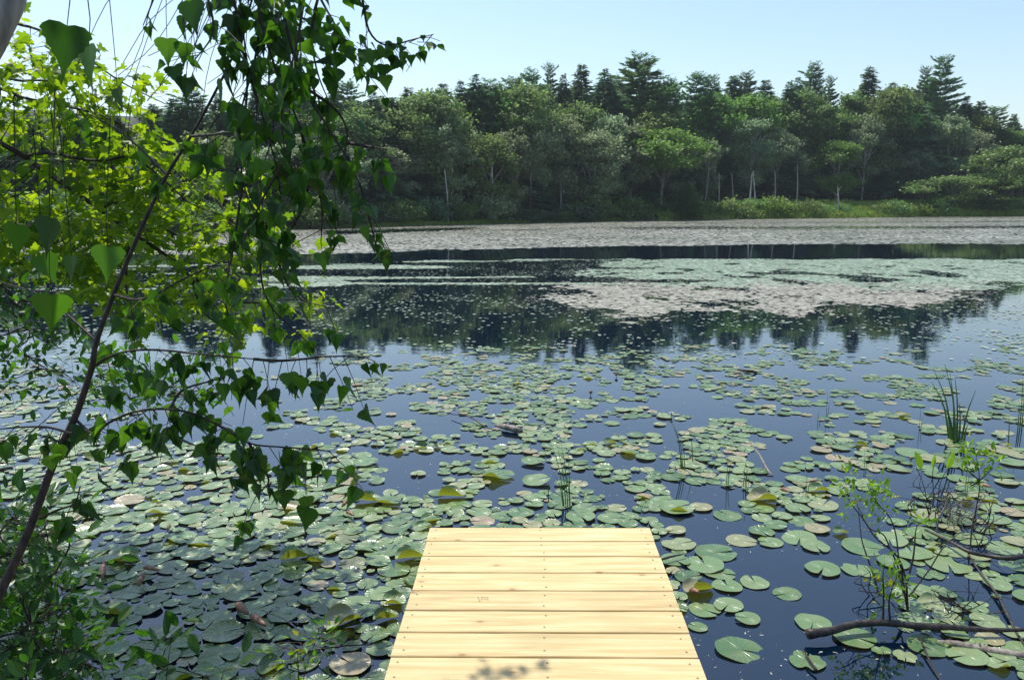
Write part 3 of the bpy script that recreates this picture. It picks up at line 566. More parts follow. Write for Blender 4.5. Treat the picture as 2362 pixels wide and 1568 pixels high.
# pads measured one by one on the right, where they lie apart: (crop x, crop y, crop width, kind)
EX = [(345, 1430, 230, 'flat', 'largest flat green pad alone on open water just right of the dock, bottom of photo'), (655, 1482, 170, 'torn', 'torn green pad split by a dark stick, below the left end of the log'), (683, 1305, 175, 'flat', 'oval green pad touching the cut left end of the dark log, just above it'),
 (873, 1378, 195, 'flat', 'shiny green pad lying in front of the dark log'), (562, 1170, 130, 'flat', 'lone pale green pad in open water between dock and bare shrub'), (412, 1120, 132, 'flat', 'notched pad right of the yellow curled pad near the dock'),
 (380, 1290, 115, 'flat', 'small notched pad in the open water right of the dock, above the largest one'), (286, 1135, 140, 'dish', 'shiny cupped dark green pad behind the yellow curled one'), (148, 1155, 145, 'curl', 'yellow curled pad folded upward beside the dock right edge'), (180, 1245, 150, 'flat', 'green pad just below the yellow curled pad, at the dock side'), (290, 1228, 140, 'flat', None),
 (150, 1325, 90, 'flat', None), (728, 1058, 158, 'flat', 'round pad with a dark slit in open water left of the bare shrub'), (890, 1060, 150, 'torn', 'shadow-mottled bluish pad under the bare shrub twigs'), (447, 735, 140, 'curl', 'wide pad with a bent down dark yellow flap, right of the dock far corner'), (730, 762, 140, 'flat', None),
 (285, 808, 130, 'flat', None), (612, 780, 115, 'dish', None), (540, 813, 95, 'flat', None), (718, 822, 88, 'flat', None), (445, 820, 95, 'flat', None), (510, 855, 105, 'flat', None), (445, 887, 118, 'dish', None), (350, 925, 140, 'flat', None), (485, 933, 115, 'flat', None),
 (620, 917, 158, 'flat', None), (700, 872, 115, 'flat', None), (630, 838, 120, 'flat', None), (695, 955, 125, 'flat', None), (915, 955, 190, 'flat', 'wide flat pad behind the left stems of the bare shrub'), (1035, 918, 165, 'flat', None), (1140, 980, 180, 'flat', 'large flat pad crossed by the middle stems of the bare shrub'), (1055, 1025, 150, 'flat', None),
 (1310, 1035, 200, 'flat', 'broad pale green pad right of the bare shrub base'), (1185, 895, 150, 'flat', None), (1070, 840, 90, 'flat', None), (1290, 905, 80, 'flat', None), (1340, 980, 110, 'flat', None), (1370, 840, 100, 'flat', None), (1530, 832, 130, 'dish', None), (1610, 797, 115, 'flat', None),
 (1560, 960, 160, 'flat', None), (1620, 1030, 160, 'flat', 'big pad below the long thin branch at the right edge'), (1640, 900, 80, 'flat', None), (1000, 1440, 90, 'torn', None), (1110, 1465, 110, 'torn', 'mottled ragged pad below the middle of the dark log'), (205, 490, 105, 'dish', None), (140, 580, 100, 'flat', None),
 (195, 620, 80, 'flat', None), (290, 635, 110, 'flat', None), (435, 605, 85, 'flat', None), (370, 500, 90, 'dish', None), (140, 650, 100, 'flat', None), (35, 630, 120, 'flat', None), (720, 505, 100, 'flat', None), (790, 540, 100, 'flat', None), (655, 545, 60, 'flat', None), (610, 640, 110, 'flat', None), (655, 655, 140, 'flat', None),
 (1140, 518, 140, 'flat', None), (1230, 545, 120, 'flat', None), (1080, 590, 120, 'flat', None), (1210, 590, 100, 'flat', None), (1250, 617, 100, 'flat', None), (1360, 640, 110, 'flat', None), (1560, 505, 140, 'flat', None), (1610, 565, 120, 'flat', None), (1580, 655, 100, 'flat', None), (1560, 620, 100, 'flat', None),
 (970, 555, 70, 'flat', None), (1495, 735, 90, 'curl', 'yellow-green curled pad standing up behind the bare shrub, far right'), (810, 890, 70, 'curl', None), (60, 780, 130, 'curl', 'shiny curled pad with a brown tip just beyond the dock far right corner'), (45, 880, 100, 'flat', None), (60, 940, 160, 'flat', None), (230, 980, 190, 'dish', None), (180, 1040, 180, 'flat', None), (250, 1075, 150, 'flat', None), (35, 1070, 75, 'flat', None)]
rng = np.random.default_rng(12)
pads = []                                             # x, y, r, template, rotz, label
def addpad(x, y, r, ti, rz, label=None, lay=None): pads.append([x, y, r, ti, rz, label, rng.uniform(.003, .013) if lay is None else lay])
def pick(kind):
    idx = [i for i, q in enumerate(KIND) if q == kind]; return idx[rng.integers(len(idx))]
for cx_, cyy, w_, kd, lab in EX:
    X, Y = 1534.6+cx_*.4978, 787+cyy*.4978; p = P(X, Y); dep = np.dot(p-np.array([0, 0, CAM_H]), -RC[:, 2]); r = w_*.4978/2*dep/F_PX
    addpad(p[0], p[1], r, pick(kd), rng.uniform(-.3, .3) if kd == 'curl' else rng.uniform(0, 6.28), lab)
# curled pads measured on the left (picture x, y, width)
for X, Y, w_, lab in [(850, 1158, 62, 'yellow-bellied curled pad beside a brown rolled leaf, above the dock left corner'), (893, 1160, 66, 'left-hand green boat-shaped pad of the pair above the dock left corner'), (1042, 1147, 66, 'boat-shaped pad with raised far rim just above the dock far edge, left of centre'), (680, 1290, 72, 'yellow curled pad below the hanging double leaf'),
   (282, 1292, 78, 'striped green curled pad left of the two brown sticks'), (366, 1184, 60, 'olive curled pad far left below the birch branch'), (442, 1108, 58, None), (1148, 1100, 76, 'large folded pad in the middle beyond the dock'), (1237, 1112, 66, None), (1560, 1175, 80, None), (890, 1430, 60, 'bright yellow pad folded upright at the dock left side'), (790, 1438, 90, 'glossy green pad arched up left of the dock'),
   (560, 1370, 88, None), (655, 1425, 72, None), (460, 1285, 80, None), (1230, 1068, 56, None), (1590, 1075, 50, None), (300, 1158, 66, None), (845, 1070, 60, None), (800, 1115, 52, None), (870, 1300, 60, None), (945, 1290, 70, 'cupped glossy pad touching the dock left edge near its far end')]:
    p = P(X, Y); dep = np.dot(p-np.array([0, 0, CAM_H]), -RC[:, 2]); addpad(p[0], p[1], w_/2*dep/F_PX, pick('curl' if lab else 'dish'), rng.uniform(-.35, .35), lab, .02)
GR = {}
def near(x, y, r, f):
    gx, gy = int(math.floor(x/.3)), int(math.floor(y/.3))
    for i in range(gx-1, gx+2):
        for j in range(gy-1, gy+2):
            for (a_, b_, c_) in GR.get((i, j), ()):
                if math.hypot(a_-x, b_-y) < (c_+r)*f: return True
    return False
def put(x, y, r): GR.setdefault((int(math.floor(x/.3)), int(math.floor(y/.3))), []).append((x, y, r))
for p in pads: put(p[0], p[1], p[2])
dc = np.array([math.cos(ang), math.sin(ang)])
tries = 0
for scale_r, ntry in ((1.0, 16000), (.72, 16000), (.5, 14000), (.34, 9000)):
    for _ in range(ntry):
        yy = 2.6+9.5*rng.random()**.8; xx = rng.uniform(-.72, .72)*yy; X, Y = px((xx, yy, 0))
        if not (-120 < X < 2480 and 795 < Y < 1640): continue
        loc = np.array([xx, yy])-mid0[:2]; lu = loc @ udir[:2]; lv = loc @ vdir[:2]
        if abs(lu) < WD/2-.02 and lv < -.05: continue
        d = float(dens(X, Y)); n_ = float(fbm(xx*.9+5, yy*.55+3, 9)); hole = float(fbm(xx*2.6, yy*1.9, 21))
        if Y < 1180:
            if hole < .46*(1-d*.3) or float(vnoise(xx*5.3, yy*4.4, 55)) > .24+d*.66 or n_ < .42-d*.3: continue
        elif n_ < .66-d*.5 or hole < .40*(1-d*.3): continue
        rr = rng.uniform(.054, .096)*scale_r*(1.0 if Y > 1150 else .86 if Y > 930 else .72)
        if near(xx, yy, rr, .80 if Y > 1050 else .76): continue
        put(xx, yy, rr); pc = .09 if (X < 1000 and Y > 1020) else .045 if Y > 1020 else .015; u = rng.random()
        kd = 'curl' if u < pc else 'dish' if u < pc+(.4 if X < 1000 and Y > 1000 else .2) else 'torn' if u < pc+.25 else 'flat'
        addpad(xx, yy, rr, pick(kd), rng.normal()*.45+(math.pi if rng.random() < .2 else 0) if kd == 'curl' else rng.uniform(0, 6.28))
# a lower layer of pads half under the others in the crowded left
for _ in range(60):
    yy = rng.uniform(2.8, 5.5); xx = rng.uniform(-.72, .1)*yy; X, Y = px((xx, yy, 0))
    if float(dens(X, Y)) < .78: continue
    addpad(xx, yy, rng.uniform(.06, .1), pick('flat'), rng.uniform(0, 6.28), lay=.0015)
kept = []
for p in pads:
    loc = np.array(p[:2])-mid0[:2]
    if abs(loc @ udir[:2]) < WD/2-.03 and loc @ vdir[:2] < -.04: continue
    X, Y = px((p[0], p[1], 0)); 
    if -60 < X < 2420 and Y < 1640: kept.append(p+[p[2]/p[1]**1.5 if p[6] > .002 else 0, X, Y])
kept.sort(key=lambda p: (p[5] is None and KIND[p[3]] != 'x', -p[7])); print('near pads', len(kept))
def region(X, Y):
    if X > 1530 and Y > 1160: return 'in the sparse water right of the dock' if Y > 1300 or X < 1900 else 'around the bare shrub on the right'
    if Y > 1210 and X > 930: return 'close against the dock'
    if X < 330: return 'behind the leaning birch stem in the lower left corner' if Y > 1200 else 'left of the leaning birch stem'
    if X < 700: return 'in the shaded crowd at lower left, near the photo bottom' if Y > 1400 else ('in the sunlit crowd at left below the birch branches' if Y > 1180 else 'just under the birch leaves hanging at left')
    if X < 1000: return 'along the left side of the dock' if Y > 1220 else 'beyond the dock left corner'
    if X < 1530: return 'just beyond the dock far edge'
    return 'among thin reeds beyond the dock right corner'
LM = [(990, 1215, 'the dock far left corner'), (1500, 1208, 'the dock far right corner'), (1240, 1190, 'the dock far edge'), (930, 1390, 'the dock left side'), (885, 1550, 'the dock at the photo bottom'), (1570, 1375, 'the dock right side'), (580, 1417, 'the two brown rolled leaves'), (240, 1312, 'the upright brown rolled leaf'), (40, 1300, 'the foot of the leaning stem'), (120, 1100, 'the middle of the leaning stem'),
      (850, 1158, 'the yellow-bellied curled pad'), (712, 1215, 'the hanging double leaf'), (1308, 1168, 'the thin reed clump by the dock'), (1576, 1080, 'the reeds with a pale bud'), (1170, 988, 'the pale driftwood'), (2200, 1015, 'the tall reed clump'), (2080, 1330, 'the leafy water shrub'), (2100, 1450, 'the dark log'), (2255, 1140, 'the upright leafy shoot'), (690, 1520, 'the yellow-green seedling'), (1768, 1070, 'the crooked dead twig'),
      (1810, 1130, 'the orange-brown dead leaf'), (568, 1230, 'the small sprout'), (770, 1050, 'the tip of the lower birch branch'), (350, 1311, 'the level brown rolled leaf'), (330, 1165, 'the single drooping leaf'), (1992, 1090, 'the tallest single rush'), (150, 1480, 'the dark corner shrub'), (410, 1500, 'the dark broad-leaved plant'), (560, 1120, 'the birch leaf fringe'), (300, 1420, 'the shaded open water at left'), (1300, 930, 'the mid-pond seed head')]
def padplace(X, Y):
    d = [((X-a_)**2+(1.6*(Y-b_))**2, i) for i, (a_, b_, t) in enumerate(LM)]; i = min(d)[1]; a_, b_, t = LM[i]; dx, dy = X-a_, 1.6*(Y-b_); dd = math.hypot(dx, dy)
    rel = ('left of' if dx < 0 else 'right of') if abs(dx) > abs(dy) else ('behind' if dy < 0 else 'in front of')
    return ('just ' if dd < 75 else '' if dd < 150 else 'well ' if rel[0] in 'lr' else 'far ')+rel+' '+t
LOOK = dict(flat='flat green pad', dish='cupped shiny pad', curl='curled pad with yellow underside', torn='ragged torn pad')
# neighbouring pads without twins get a finer description: size and layer
ntop = 300
for p in kept[:ntop]:
    o = link('lily_pad', PAD_ME[p[3]], loc=(p[0], p[1], p[6])); o.scale = (p[2], p[2], p[2]*(1.15 if KIND[p[3]] == 'curl' else 1))
    o.rotation_euler = (rng.normal()*.035, rng.normal()*.035, p[4])
    if p[8] < 1020 and p[9] > 1150 and KIND[p[3]] != 'curl' and rng.random() < .62: o.material_slots[0].link = 'OBJECT'; o.material_slots[0].material = M['darkpad']  # lower-left pads get the darker copy, partly shade in the colour
    size = 'large ' if p[2] > .1 else 'small ' if p[2] < .075 else ''
    tag(o, p[5] or size+LOOK[KIND[p[3]]]+' '+padplace(p[8], p[9]), 'lily pad', 'lily pads floating on the near water')
A = Acc(); byt = {}
for p in kept[ntop:]: byt.setdefault(p[3], []).append(p)
for ti, L_ in byt.items():
    n = len(L_); q = np.array([[p[0], p[1], p[6], p[2], p[4]] for p in L_]); cz, sz_ = np.cos(q[:, 4]), np.sin(q[:, 4]); tx, ty = rng.normal(size=n)*.03, rng.normal(size=n)*.03
    Mx = np.zeros((n, 3, 3)); Mx[:, 0, 0] = cz; Mx[:, 0, 1] = -sz_; Mx[:, 1, 0] = sz_; Mx[:, 1, 1] = cz; Mx[:, 2, 2] = 1; Mx[:, 2, 0] = tx; Mx[:, 2, 1] = ty
    A.scatter(ALLT[ti][0], ALLT[ti][1], Mx*q[:, 3][:, None, None], q[:, :3], int(KIND[ti] == 'curl'), ALLT[ti][2])
tag(link('distant_lily_pads', A.mesh('distant_lily_pads', [M['pad'], M['curlpad']], True)), 'smaller and farther lily pads scattered over the blue reflection of the sky', 'lily pads', 'lily pads floating on the near water', 'stuff')

# mid water and far mats: thousands of small floating leaves
def hexes(N, r, seg=7):
    t = np.linspace(0, 2*math.pi, seg+1)[:-1]; return [(math.cos(q), math.sin(q)*.9, 0) for q in t], [tuple(range(seg))]
def flat_frames(rng, n, s, tilt=.02):
    th = rng.uniform(0, 6.28, n); Mx = np.zeros((n, 3, 3)); Mx[:, 0, 0] = np.cos(th); Mx[:, 0, 1] = -np.sin(th); Mx[:, 1, 0] = np.sin(th); Mx[:, 1, 1] = np.cos(th); Mx[:, 2, 2] = 1
    Mx[:, 2, 0] = rng.normal(size=n)*tilt; Mx[:, 2, 1] = rng.normal(size=n)*tilt; return Mx*s[:, None, None]
def ss(a, b, x): t = np.clip((x-a)/(b-a), 0, 1); return t*t*(3-2*t)
rng = np.random.default_rng(31)
n = 190000; yy = np.sqrt(rng.uniform(9.5**2, 31**2, n)); xx = rng.uniform(-.75, .75, n)*yy; X, Y = px(np.stack([xx, yy, 0*xx], 1))
u0 = rng.random(n); nz = fbm(xx*.5, yy*.35, 40); fine = fbm(xx*1.6, yy*.9, 44)
top = 598+4*(vnoise(X*.02, 0*X, 3)-.5)-np.interp(X, [0, 700, 1400], [-22, -6, 0])
sides = ss(1250, 1600, X+180*(nz-.5)); bottom = np.interp(X, [900, 1200, 1500, 2000, 2200, 2361], [640, 700, 722, 712, 700, 760])
green = sides*ss(top, top+1, Y)*(1-ss(655, 672, Y+30*(nz-.5)))*(.22+.7*ss(.38, .5, fbm(xx*1.1, yy*.9, 83)+.12*(1-ss(600, 640, Y))))
pink = ss(1150, 1450, X+260*(fine-.5))*(1-ss(2150, 2330, X))*ss(642, 676, Y+30*(fine-.5))*(1-ss(bottom-26, bottom+18, Y+60*(fine-.5)+50*(nz-.5)))*(.35+.65*ss(.3, .5, fbm(xx*1.3, yy*1.1, 87)))
leftp = (1-sides)*ss(top, top+1, Y)*(1-ss(664, 672, Y))*ss(.52, .6, fbm(xx*.16, yy*.55, 61))*.8
leftp = np.maximum(leftp, .75*(ss(.9, 1.0, 1-abs(Y-655)/40)*ss(820, 900, X)*(1-ss(1500, 1700, X))*ss(.42, .5, fbm(xx*.2, yy*.6, 65))))
small = (u0 > .35); scat = .13*ss(top, top+10, Y)*(1-ss(822, 842, Y))*ss(.46, .66, fine)+.02*ss(top, top+5, Y)*(1-ss(825, 840, Y))
rightlow = .5*ss(2200, 2420, X+.4*(Y-700))*ss(690, 720, Y)*(1-ss(820, 880, Y))*ss(.4, .55, fine)
den = np.maximum.reduce([green, leftp, scat, rightlow]); u = rng.random(n)
kp = (u < pink*.95); kg = (~kp) & (u < den)
rad = rng.uniform(.05, .085, n)*np.where((green < .3) & (leftp < .3) & (pink < .3), rng.uniform(.22, .55, n), 1)
tv, tf = hexes(7, 1)
A = Acc(); A.scatter(tv, tf, flat_frames(rng, kp.sum(), rad[kp]*.9, .02), np.stack([xx, yy, rng.uniform(.003, .012, n)], 1)[kp])
tag(link('pink_floating_leaves', A.mesh('pink_floating_leaves', M['pinkpad'])), 'pinkish raft of small floating leaves on the dark water in mid distance', 'floating leaves', kind='stuff')
A = Acc(); A.scatter(tv, tf, flat_frames(rng, kg.sum(), rad[kg], .02), np.stack([xx, yy, rng.uniform(.003, .012, n)], 1)[kg])
tag(link('green_floating_leaves', A.mesh('green_floating_leaves', M['midpad'])), 'pale green patches of small floating leaves across the mid water', 'floating leaves', kind='stuff')
n = 420000; yy = np.sqrt(rng.uniform(33**2, 122**2, n)); xx = rng.uniform(-.75, .75, n)*yy; X, Y = px(np.stack([xx, yy, 0*xx], 1))
az = np.arctan2(xx, yy); inside = np.hypot(xx, yy) < shore_r(az)-1.0
hor = CYP-math.tan(PITCH)*F_PX
bot = np.interp(X, [-100, 0, 420, 640, 900, 1000, 1400, 1900, 2361], [588, 586, 588, 590, 583, 577, 569, 563, 563])+2.2*(vnoise(X*.012, 0*X, 8)-.5)+1.2*(vnoise(X*.08, 0*X, 9)-.5)
m1 = 1-ss(bot-.6, bot+.6, Y)
wedge = ss(700, 760, X)*(1-ss(1050, 1200, X))*ss(.0, .8, 1-abs(Y-(539-(X-700)*.030))/(13-(X-700)*.018))
streak = ss(1300, 1500, X)*ss(.2, 1, 1-abs(Y-(527-(X-1400)*.003))/9)*ss(.25, .42, fbm(xx*.03, yy*.12, 71))*.9
streak2 = ss(.1, 1, 1-abs(Y-(514.5+(1800-X)*.006))/3)*ss(.45, .6, fbm(xx*.04, yy*.1, 75))*.7*ss(1400, 1600, X)
thin = ss(.62, .72, fbm(xx*.05, yy*.35, 79))*.5
den = m1*(1-wedge)*(1-streak)*(1-streak2)*(1-thin)*inside
kb = rng.random(n) < den*.93
left2 = (rng.random(n) < .8*(X < 330)*ss(622, 623, Y)*(1-ss(629, 631, Y)))
kb |= left2
A = Acc(); A.scatter(*hexes(6, 1, 6), flat_frames(rng, kb.sum(), rng.uniform(.07, .15, kb.sum()), .012), np.stack([xx, yy, rng.uniform(.003, .02, n)], 1)[kb])
tag(link('far_floating_leaves', A.mesh('far_floating_leaves', M['farpad'])), 'grey-white mat of floating leaves covering the water before the far shore', 'floating leaves', kind='stuff'); print('mid', kp.sum(), kg.sum(), 'far', kb.sum())

rng = np.random.default_rng(99); n = 3000; yy = 2.7+7*rng.random(n)**1.6; xx = rng.uniform(-.72, .72, n)*yy; lo = np.stack([xx, yy], 1)-mid0[:2]; out_ = ~((abs(lo @ udir[:2]) < WD/2) & (lo @ vdir[:2] < 0)) & (fbm(xx*1.3, yy*1.1, 121) > .42)
n = out_.sum(); A = Acc(); Mx = flat_frames(rng, n, rng.uniform(.001, .0042, n), .1); Mx[:, :, 0] *= rng.uniform(1, 3.5, n)[:, None]
A.scatter(*hexes(5, 1, 5), Mx, np.stack([xx[out_], yy[out_], rng.uniform(.001, .002, n)], 1))
tag(link('floating_specks', A.mesh('floating_specks', M['farpad'])), 'pale specks of pollen and leaf crumbs drifting on the near water', 'debris', kind='stuff')

# ------------------------------------------------------------------ leaf shapes
def birch_shape():
    pts = [(0, 0), (.12, -.04), (.28, -.03), (.38, .05), (.42, .13), (.37, .18), (.38, .25), (.31, .30), (.30, .38), (.22, .44), (.20, .51), (.13, .58), (.10, .66), (.05, .76), (.02, .88), (0, 1.0)]
    L_ = [(-x, y) for x, y in reversed(pts[1:-1])]; O = pts+L_; V = [(0, .35, -.03)]+[(x, y, .05*abs(x)*2-.06*y*y) for x, y in O]; n = len(O)
    return V, [(0, 1+i, 1+(i+1) % n) for i in range(n)]
def maple_shape():
    half = [(.0, 0), (.12, .02), (.30, -.04), (.42, .02), (.30, .14), (.40, .20), (.60, .26), (.62, .36), (.50, .40), (.56, .50), (.40, .48), (.24, .44), (.25, .60), (.28, .72), (.16, .72), (.12, .84), (0, 1.0)]
    O = half+[(-x, y) for x, y in reversed(half[1:-1])]; n = len(O); V = [(0, .3, 0)]+[(x, y, .10*abs(x)-.10*y*y) for x, y in O]; return V, [(0, 1+i, 1+(i+1) % n) for i in range(n)]
def oval_shape():
    O = [(0, 0), (.14, .15), (.22, .4), (.19, .65), (.1, .86), (0, 1), (-.1, .86), (-.19, .65), (-.22, .4), (-.14, .15)]; V = [(0, .45, -.04)]+[(x, y, .12*abs(x)-.1*y*y) for x, y in O]; return V, [(0, 1+i, 1+(i+1) % 10) for i in range(10)]
BL, ML, OL = birch_shape(), maple_shape(), oval_shape()
def bend(T, curl, fold, twist):
    V = np.array(T[0], float); x, y = V[:, 0].copy(), V[:, 1].copy(); z = V[:, 2]+curl*y*y+fold*np.abs(x)+twist*x*y; return np.stack([x*(1-.3*abs(fold)), y, z], 1), T[1]
BLS = [bend(BL, -.25, .25, .1), bend(BL, .2, .5, -.3), bend(BL, -.45, .1, .35), bend(BL, 0, .7, 0)]; MLS = [bend(ML, -.2, .1, .1), bend(ML, -.4, .3, -.3), bend(ML, .1, -.2, .3)]
def scat_var(A, TS, rng, F, Lc):
    k = rng.integers(0, len(TS), len(Lc))
    for i, T in enumerate(TS): A.scatter(*T, F[k == i], np.asarray(Lc)[k == i])

def hang_leaves(A, T, rng, pts, spacing, size, twig=(.04, .14), per=(2, 4), down=1.0, sidev=.6):
    """short twigs off a branch, each with drooping long-tipped leaves"""
    pts = np.asarray(pts); seg = np.linalg.norm(np.diff(pts, axis=0), axis=1); cum = np.concatenate([[0], np.cumsum(seg)]); Ls, Ts = [], []
    s = rng.uniform(0, spacing)
    while s < cum[-1]:
        i = min(len(pts)-2, int(np.searchsorted(cum, s))-1); i = max(i, 0); p = pts[i]+(pts[i+1]-pts[i])*((s-cum[i])/max(seg[i], 1e-6))
        d = nrm(rng.normal(size=3)*np.array([1, 1, .5])*sidev+np.array([0, 0, -.45*down])); L1 = rng.uniform(*twig); e = p+d*L1+np.array([0, 0, -.25*L1]); mid = (p+e)/2+np.array([0, 0, .06*L1])
        T.tube([p, mid, e], [.0014, .0011, .0008], 3, cap=False)
        for q in range(rng.integers(per[0], per[1]+1)):
            t = rng.uniform(.3, 1); pp = (mid+(e-mid)*(2*t-1)) if t > .5 else (p+(mid-p)*2*t); dd = nrm(rng.normal(size=3)*.45*np.array([1, 1, .4])+np.array([0, 0, -1.])*down); pe = pp+nrm(dd+rng.normal(size=3)*.5)*.012
            Ls.append(pe); Ts.append(dd)
        s += spacing*rng.uniform(.6, 1.4)
    n = len(Ls)
    if n: nor = rng.normal(size=(n, 3)); nor[:, 2] *= .25; nor[:, 1] -= .7; scat_var(A, BLS, rng, frames(np.array(Ts), nor, size*rng.uniform(.55, 1.25, n)), np.array(Ls))

# ------------------------------------------------------------------ leaning birch stem at left
rng = np.random.default_rng(77)
birch = empty('birch_sapling', W(-250, 2050, 1.55)); b0 = np.array(birch.location)
tag(birch, 'slender reddish brown birch leaning in from the lower left', 'tree')
stem = [W(-250, 2050, 1.55), W(-90, 1560, 1.7), W(0, 1368, 1.8), W(62, 1235, 1.87), W(125, 1065, 1.95), W(178, 950, 2.0), W(212, 845, 2.03), W(222, 790, 2.05), W(262, 680, 2.1), W(325, 530, 2.15), W(385, 405, 2.2), W(440, 315, 2.25), W(490, 225, 2.3), W(545, 110, 2.3), W(600, -60, 2.3)]
sp = smooth_path(stem, 5); T = Acc(); T.tube(sp-b0, np.interp(np.arange(len(sp)), [0, 20, 35, 50, len(sp)], [.0125, .0098, .0068, .0048, .0025]), 9); link('trunk', T.mesh('trunk', M['bark'], True), birch)
A = Acc(); Tw = Acc()
br = [([(172, 965, 2.0), (215, 1000, 1.95), (250, 975, 1.92), (310, 950, 1.9), (380, 943, 1.88), (450, 955, 1.86), (520, 990, 1.85), (575, 1022, 1.84), (640, 1030, 1.83), (710, 1035, 1.83), (762, 1040, 1.82)], .024, .058),
      ([(212, 848, 2.03), (255, 822, 2.0), (310, 808, 1.97), (380, 808, 1.95), (450, 816, 1.93), (520, 822, 1.92), (585, 828, 1.92)], .04, .055),
      ([(585, 828, 1.92), (640, 832, 1.9), (700, 828, 1.9), (760, 822, 1.9), (845, 822, 1.9)], .026, .052),
      ([(222, 788, 2.05), (165, 735, 2.1), (110, 690, 2.15), (50, 665, 2.2), (-20, 645, 2.2)], .05, .062),
      ([(165, 1000, 1.95), (110, 985, 2.0), (50, 985, 2.05), (-10, 990, 2.05)], .04, .05),
      ([(92, 1195, 1.88), (135, 1175, 1.86), (172, 1160, 1.85), (185, 1120, 1.85)], .07, .055),
      ([(440, 315, 2.25), (500, 310, 2.1), (555, 290, 2.0), (570, 200, 2.0), (560, 60, 2.0), (545, -40, 2.0)], .05, .058),
      ([(550, 290, 2.0), (556, 350, 1.98), (560, 420, 1.96), (590, 500, 1.95)], .04, .058),
      ([(385, 405, 2.2), (330, 350, 2.25), (270, 300, 2.3), (180, 250, 2.3)], .07, .05),
      ([(575, 1022, 1.84), (600, 1070, 1.83), (620, 1110, 1.82), (590, 1140, 1.82)], .028, .052),
      ([(390, 945, 1.9), (420, 900, 1.95), (480, 880, 2.0), (520, 870, 2.0)], .04, .05),
      ([(262, 680, 2.1), (330, 690, 2.0), (430, 640, 1.95), (520, 600, 1.9)], .05, .05)]
for pl, spc, sz in br:
    pp = smooth_path([W(*q) for q in pl], 4)-b0; Tw.tube(pp, np.linspace(.0042, .0015, len(pp)), 5); hang_leaves(A, Tw, rng, pp, spc, sz)
for X, Y, d_, s_ in [(712, 1190, 1.78, .075), (706, 1165, 1.78, .05), (655, 1150, 1.8, .06), (165, 1110, 1.85, .065), (178, 1095, 1.86, .04), (130, 300, 1.2, .0), (515, 905, 1.9, .055), (545, 915, 1.9, .045), (665, 880, 1.85, .06), (695, 890, 1.82, .055), (735, 900, 1.82, .07), (742, 902, 1.83, .06)]:
    if s_: A.scatter(*BL, frames([[rng.normal()*.1, rng.normal()*.1, -1]], [[rng.normal()*.4, -1, 0]], [s_]), [W(X, Y-20, d_)-b0]); Tw.tube([W(X, Y-20, d_)-b0, W(X-4, Y-50, d_)-b0, W(X-12, Y-110, d_+.02)-b0], [.0007, .0008, .001], 3, cap=False)
link('branches', Tw.mesh('branches', M['twig']), birch); link('leaves', A.mesh('leaves', M['birch_leaf'], False), birch)

# ------------------------------------------------------------------ overhanging birch: trunk at the top left corner, crown above the photo, boughs hanging into it
big = empty('birch_tree', (-1.75, 1.15, .3)); b0 = np.array(big.location)
tag(big, 'pale birch with its trunk in the top left corner and leafy twigs hanging down', 'tree')
T = Acc(); tp = smooth_path([(-1.75, 1.15, .2), (-1.6, 1.3, 1.2), W(-62, 80, 1.6), W(-28, -60, 1.9), W(100, -420, 2.4)+np.array([0, 0, .2]), (-.9, 3.2, 5.2)], 5); T.tube(tp-b0, np.linspace(.075, .03, len(tp)), 12); link('trunk', T.mesh('trunk', M['birch_bark'], True), big); bigtp = tp
A = Acc(); Tw = Acc()
hangs = [((600, -120, 2.1), (598, 60, 2.1), (585, 150, 2.1), (555, 260, 2.1), (545, 350, 2.1), (552, 440, 2.1)), ((590, -120, 2.0), (600, 40, 2.0), (640, 170, 2.0), (690, 290, 2.0), (720, 400, 2.0)), ((620, -120, 1.9), (660, 60, 1.9), (700, 200, 1.9), (760, 300, 1.9), (820, 400, 1.9), (850, 500, 1.9), (872, 590, 1.9)),
         ((680, -120, 2.1), (740, 0, 2.1), (790, 90, 2.1), (825, 170, 2.1)), ((780, -120, 2.2), (830, -20, 2.2), (850, 70, 2.2), (890, 105, 2.2), (960, 90, 2.2), (1000, 80, 2.2)), ((440, -120, 1.9), (480, 0, 1.9), (490, 80, 1.9), (440, 150, 1.9)), ((500, -120, 2.0), (540, 0, 2.0), (560, 120, 2.0), (600, 250, 2.0), (640, 400, 2.0), (650, 520, 2.0)),
         ((520, -100, 2.3), (610, 0, 2.3), (680, 130, 2.3), (730, 220, 2.3), (780, 330, 2.3)), ((700, -120, 1.8), (700, 0, 1.8), (680, 120, 1.8), (650, 260, 1.8), (660, 380, 1.8)), ((640, -120, 2.4), (650, 0, 2.4), (620, 160, 2.4), (630, 300, 2.4), (600, 420, 2.4), (620, 560, 2.4)),
         ((800, 330, 1.9), (860, 340, 1.9), (900, 345, 1.9)), ((690, 290, 2.0), (740, 460, 2.0), (740, 560, 2.0)), ((720, 400, 2.0), (690, 500, 2.0), (640, 580, 2.0), (680, 680, 2.0), (760, 710, 2.0)), ((620, 500, 2.0), (600, 600, 2.0), (620, 700, 2.0), (700, 780, 2.0)), ((560, 420, 2.1), (540, 560, 2.1), (520, 700, 2.05), (560, 800, 2.0)), ((380, -120, 2.2), (360, -20, 2.2), (330, 60, 2.2)),
         ((760, -100, 2.0), (720, 60, 2.0), (730, 160, 2.0), (760, 240, 2.0)), ((560, -120, 2.2), (640, 20, 2.2), (760, 60, 2.2), (800, 130, 2.2)), ((650, 380, 1.9), (600, 470, 1.9), (560, 560, 1.9)), ((700, 200, 2.0), (780, 260, 2.0), (800, 330, 2.0), (760, 420, 2.0))]
dn = [.034]*len(hangs); dn[4] = .035; dn[15] = .10; dn[12] = dn[13] = dn[14] = .055
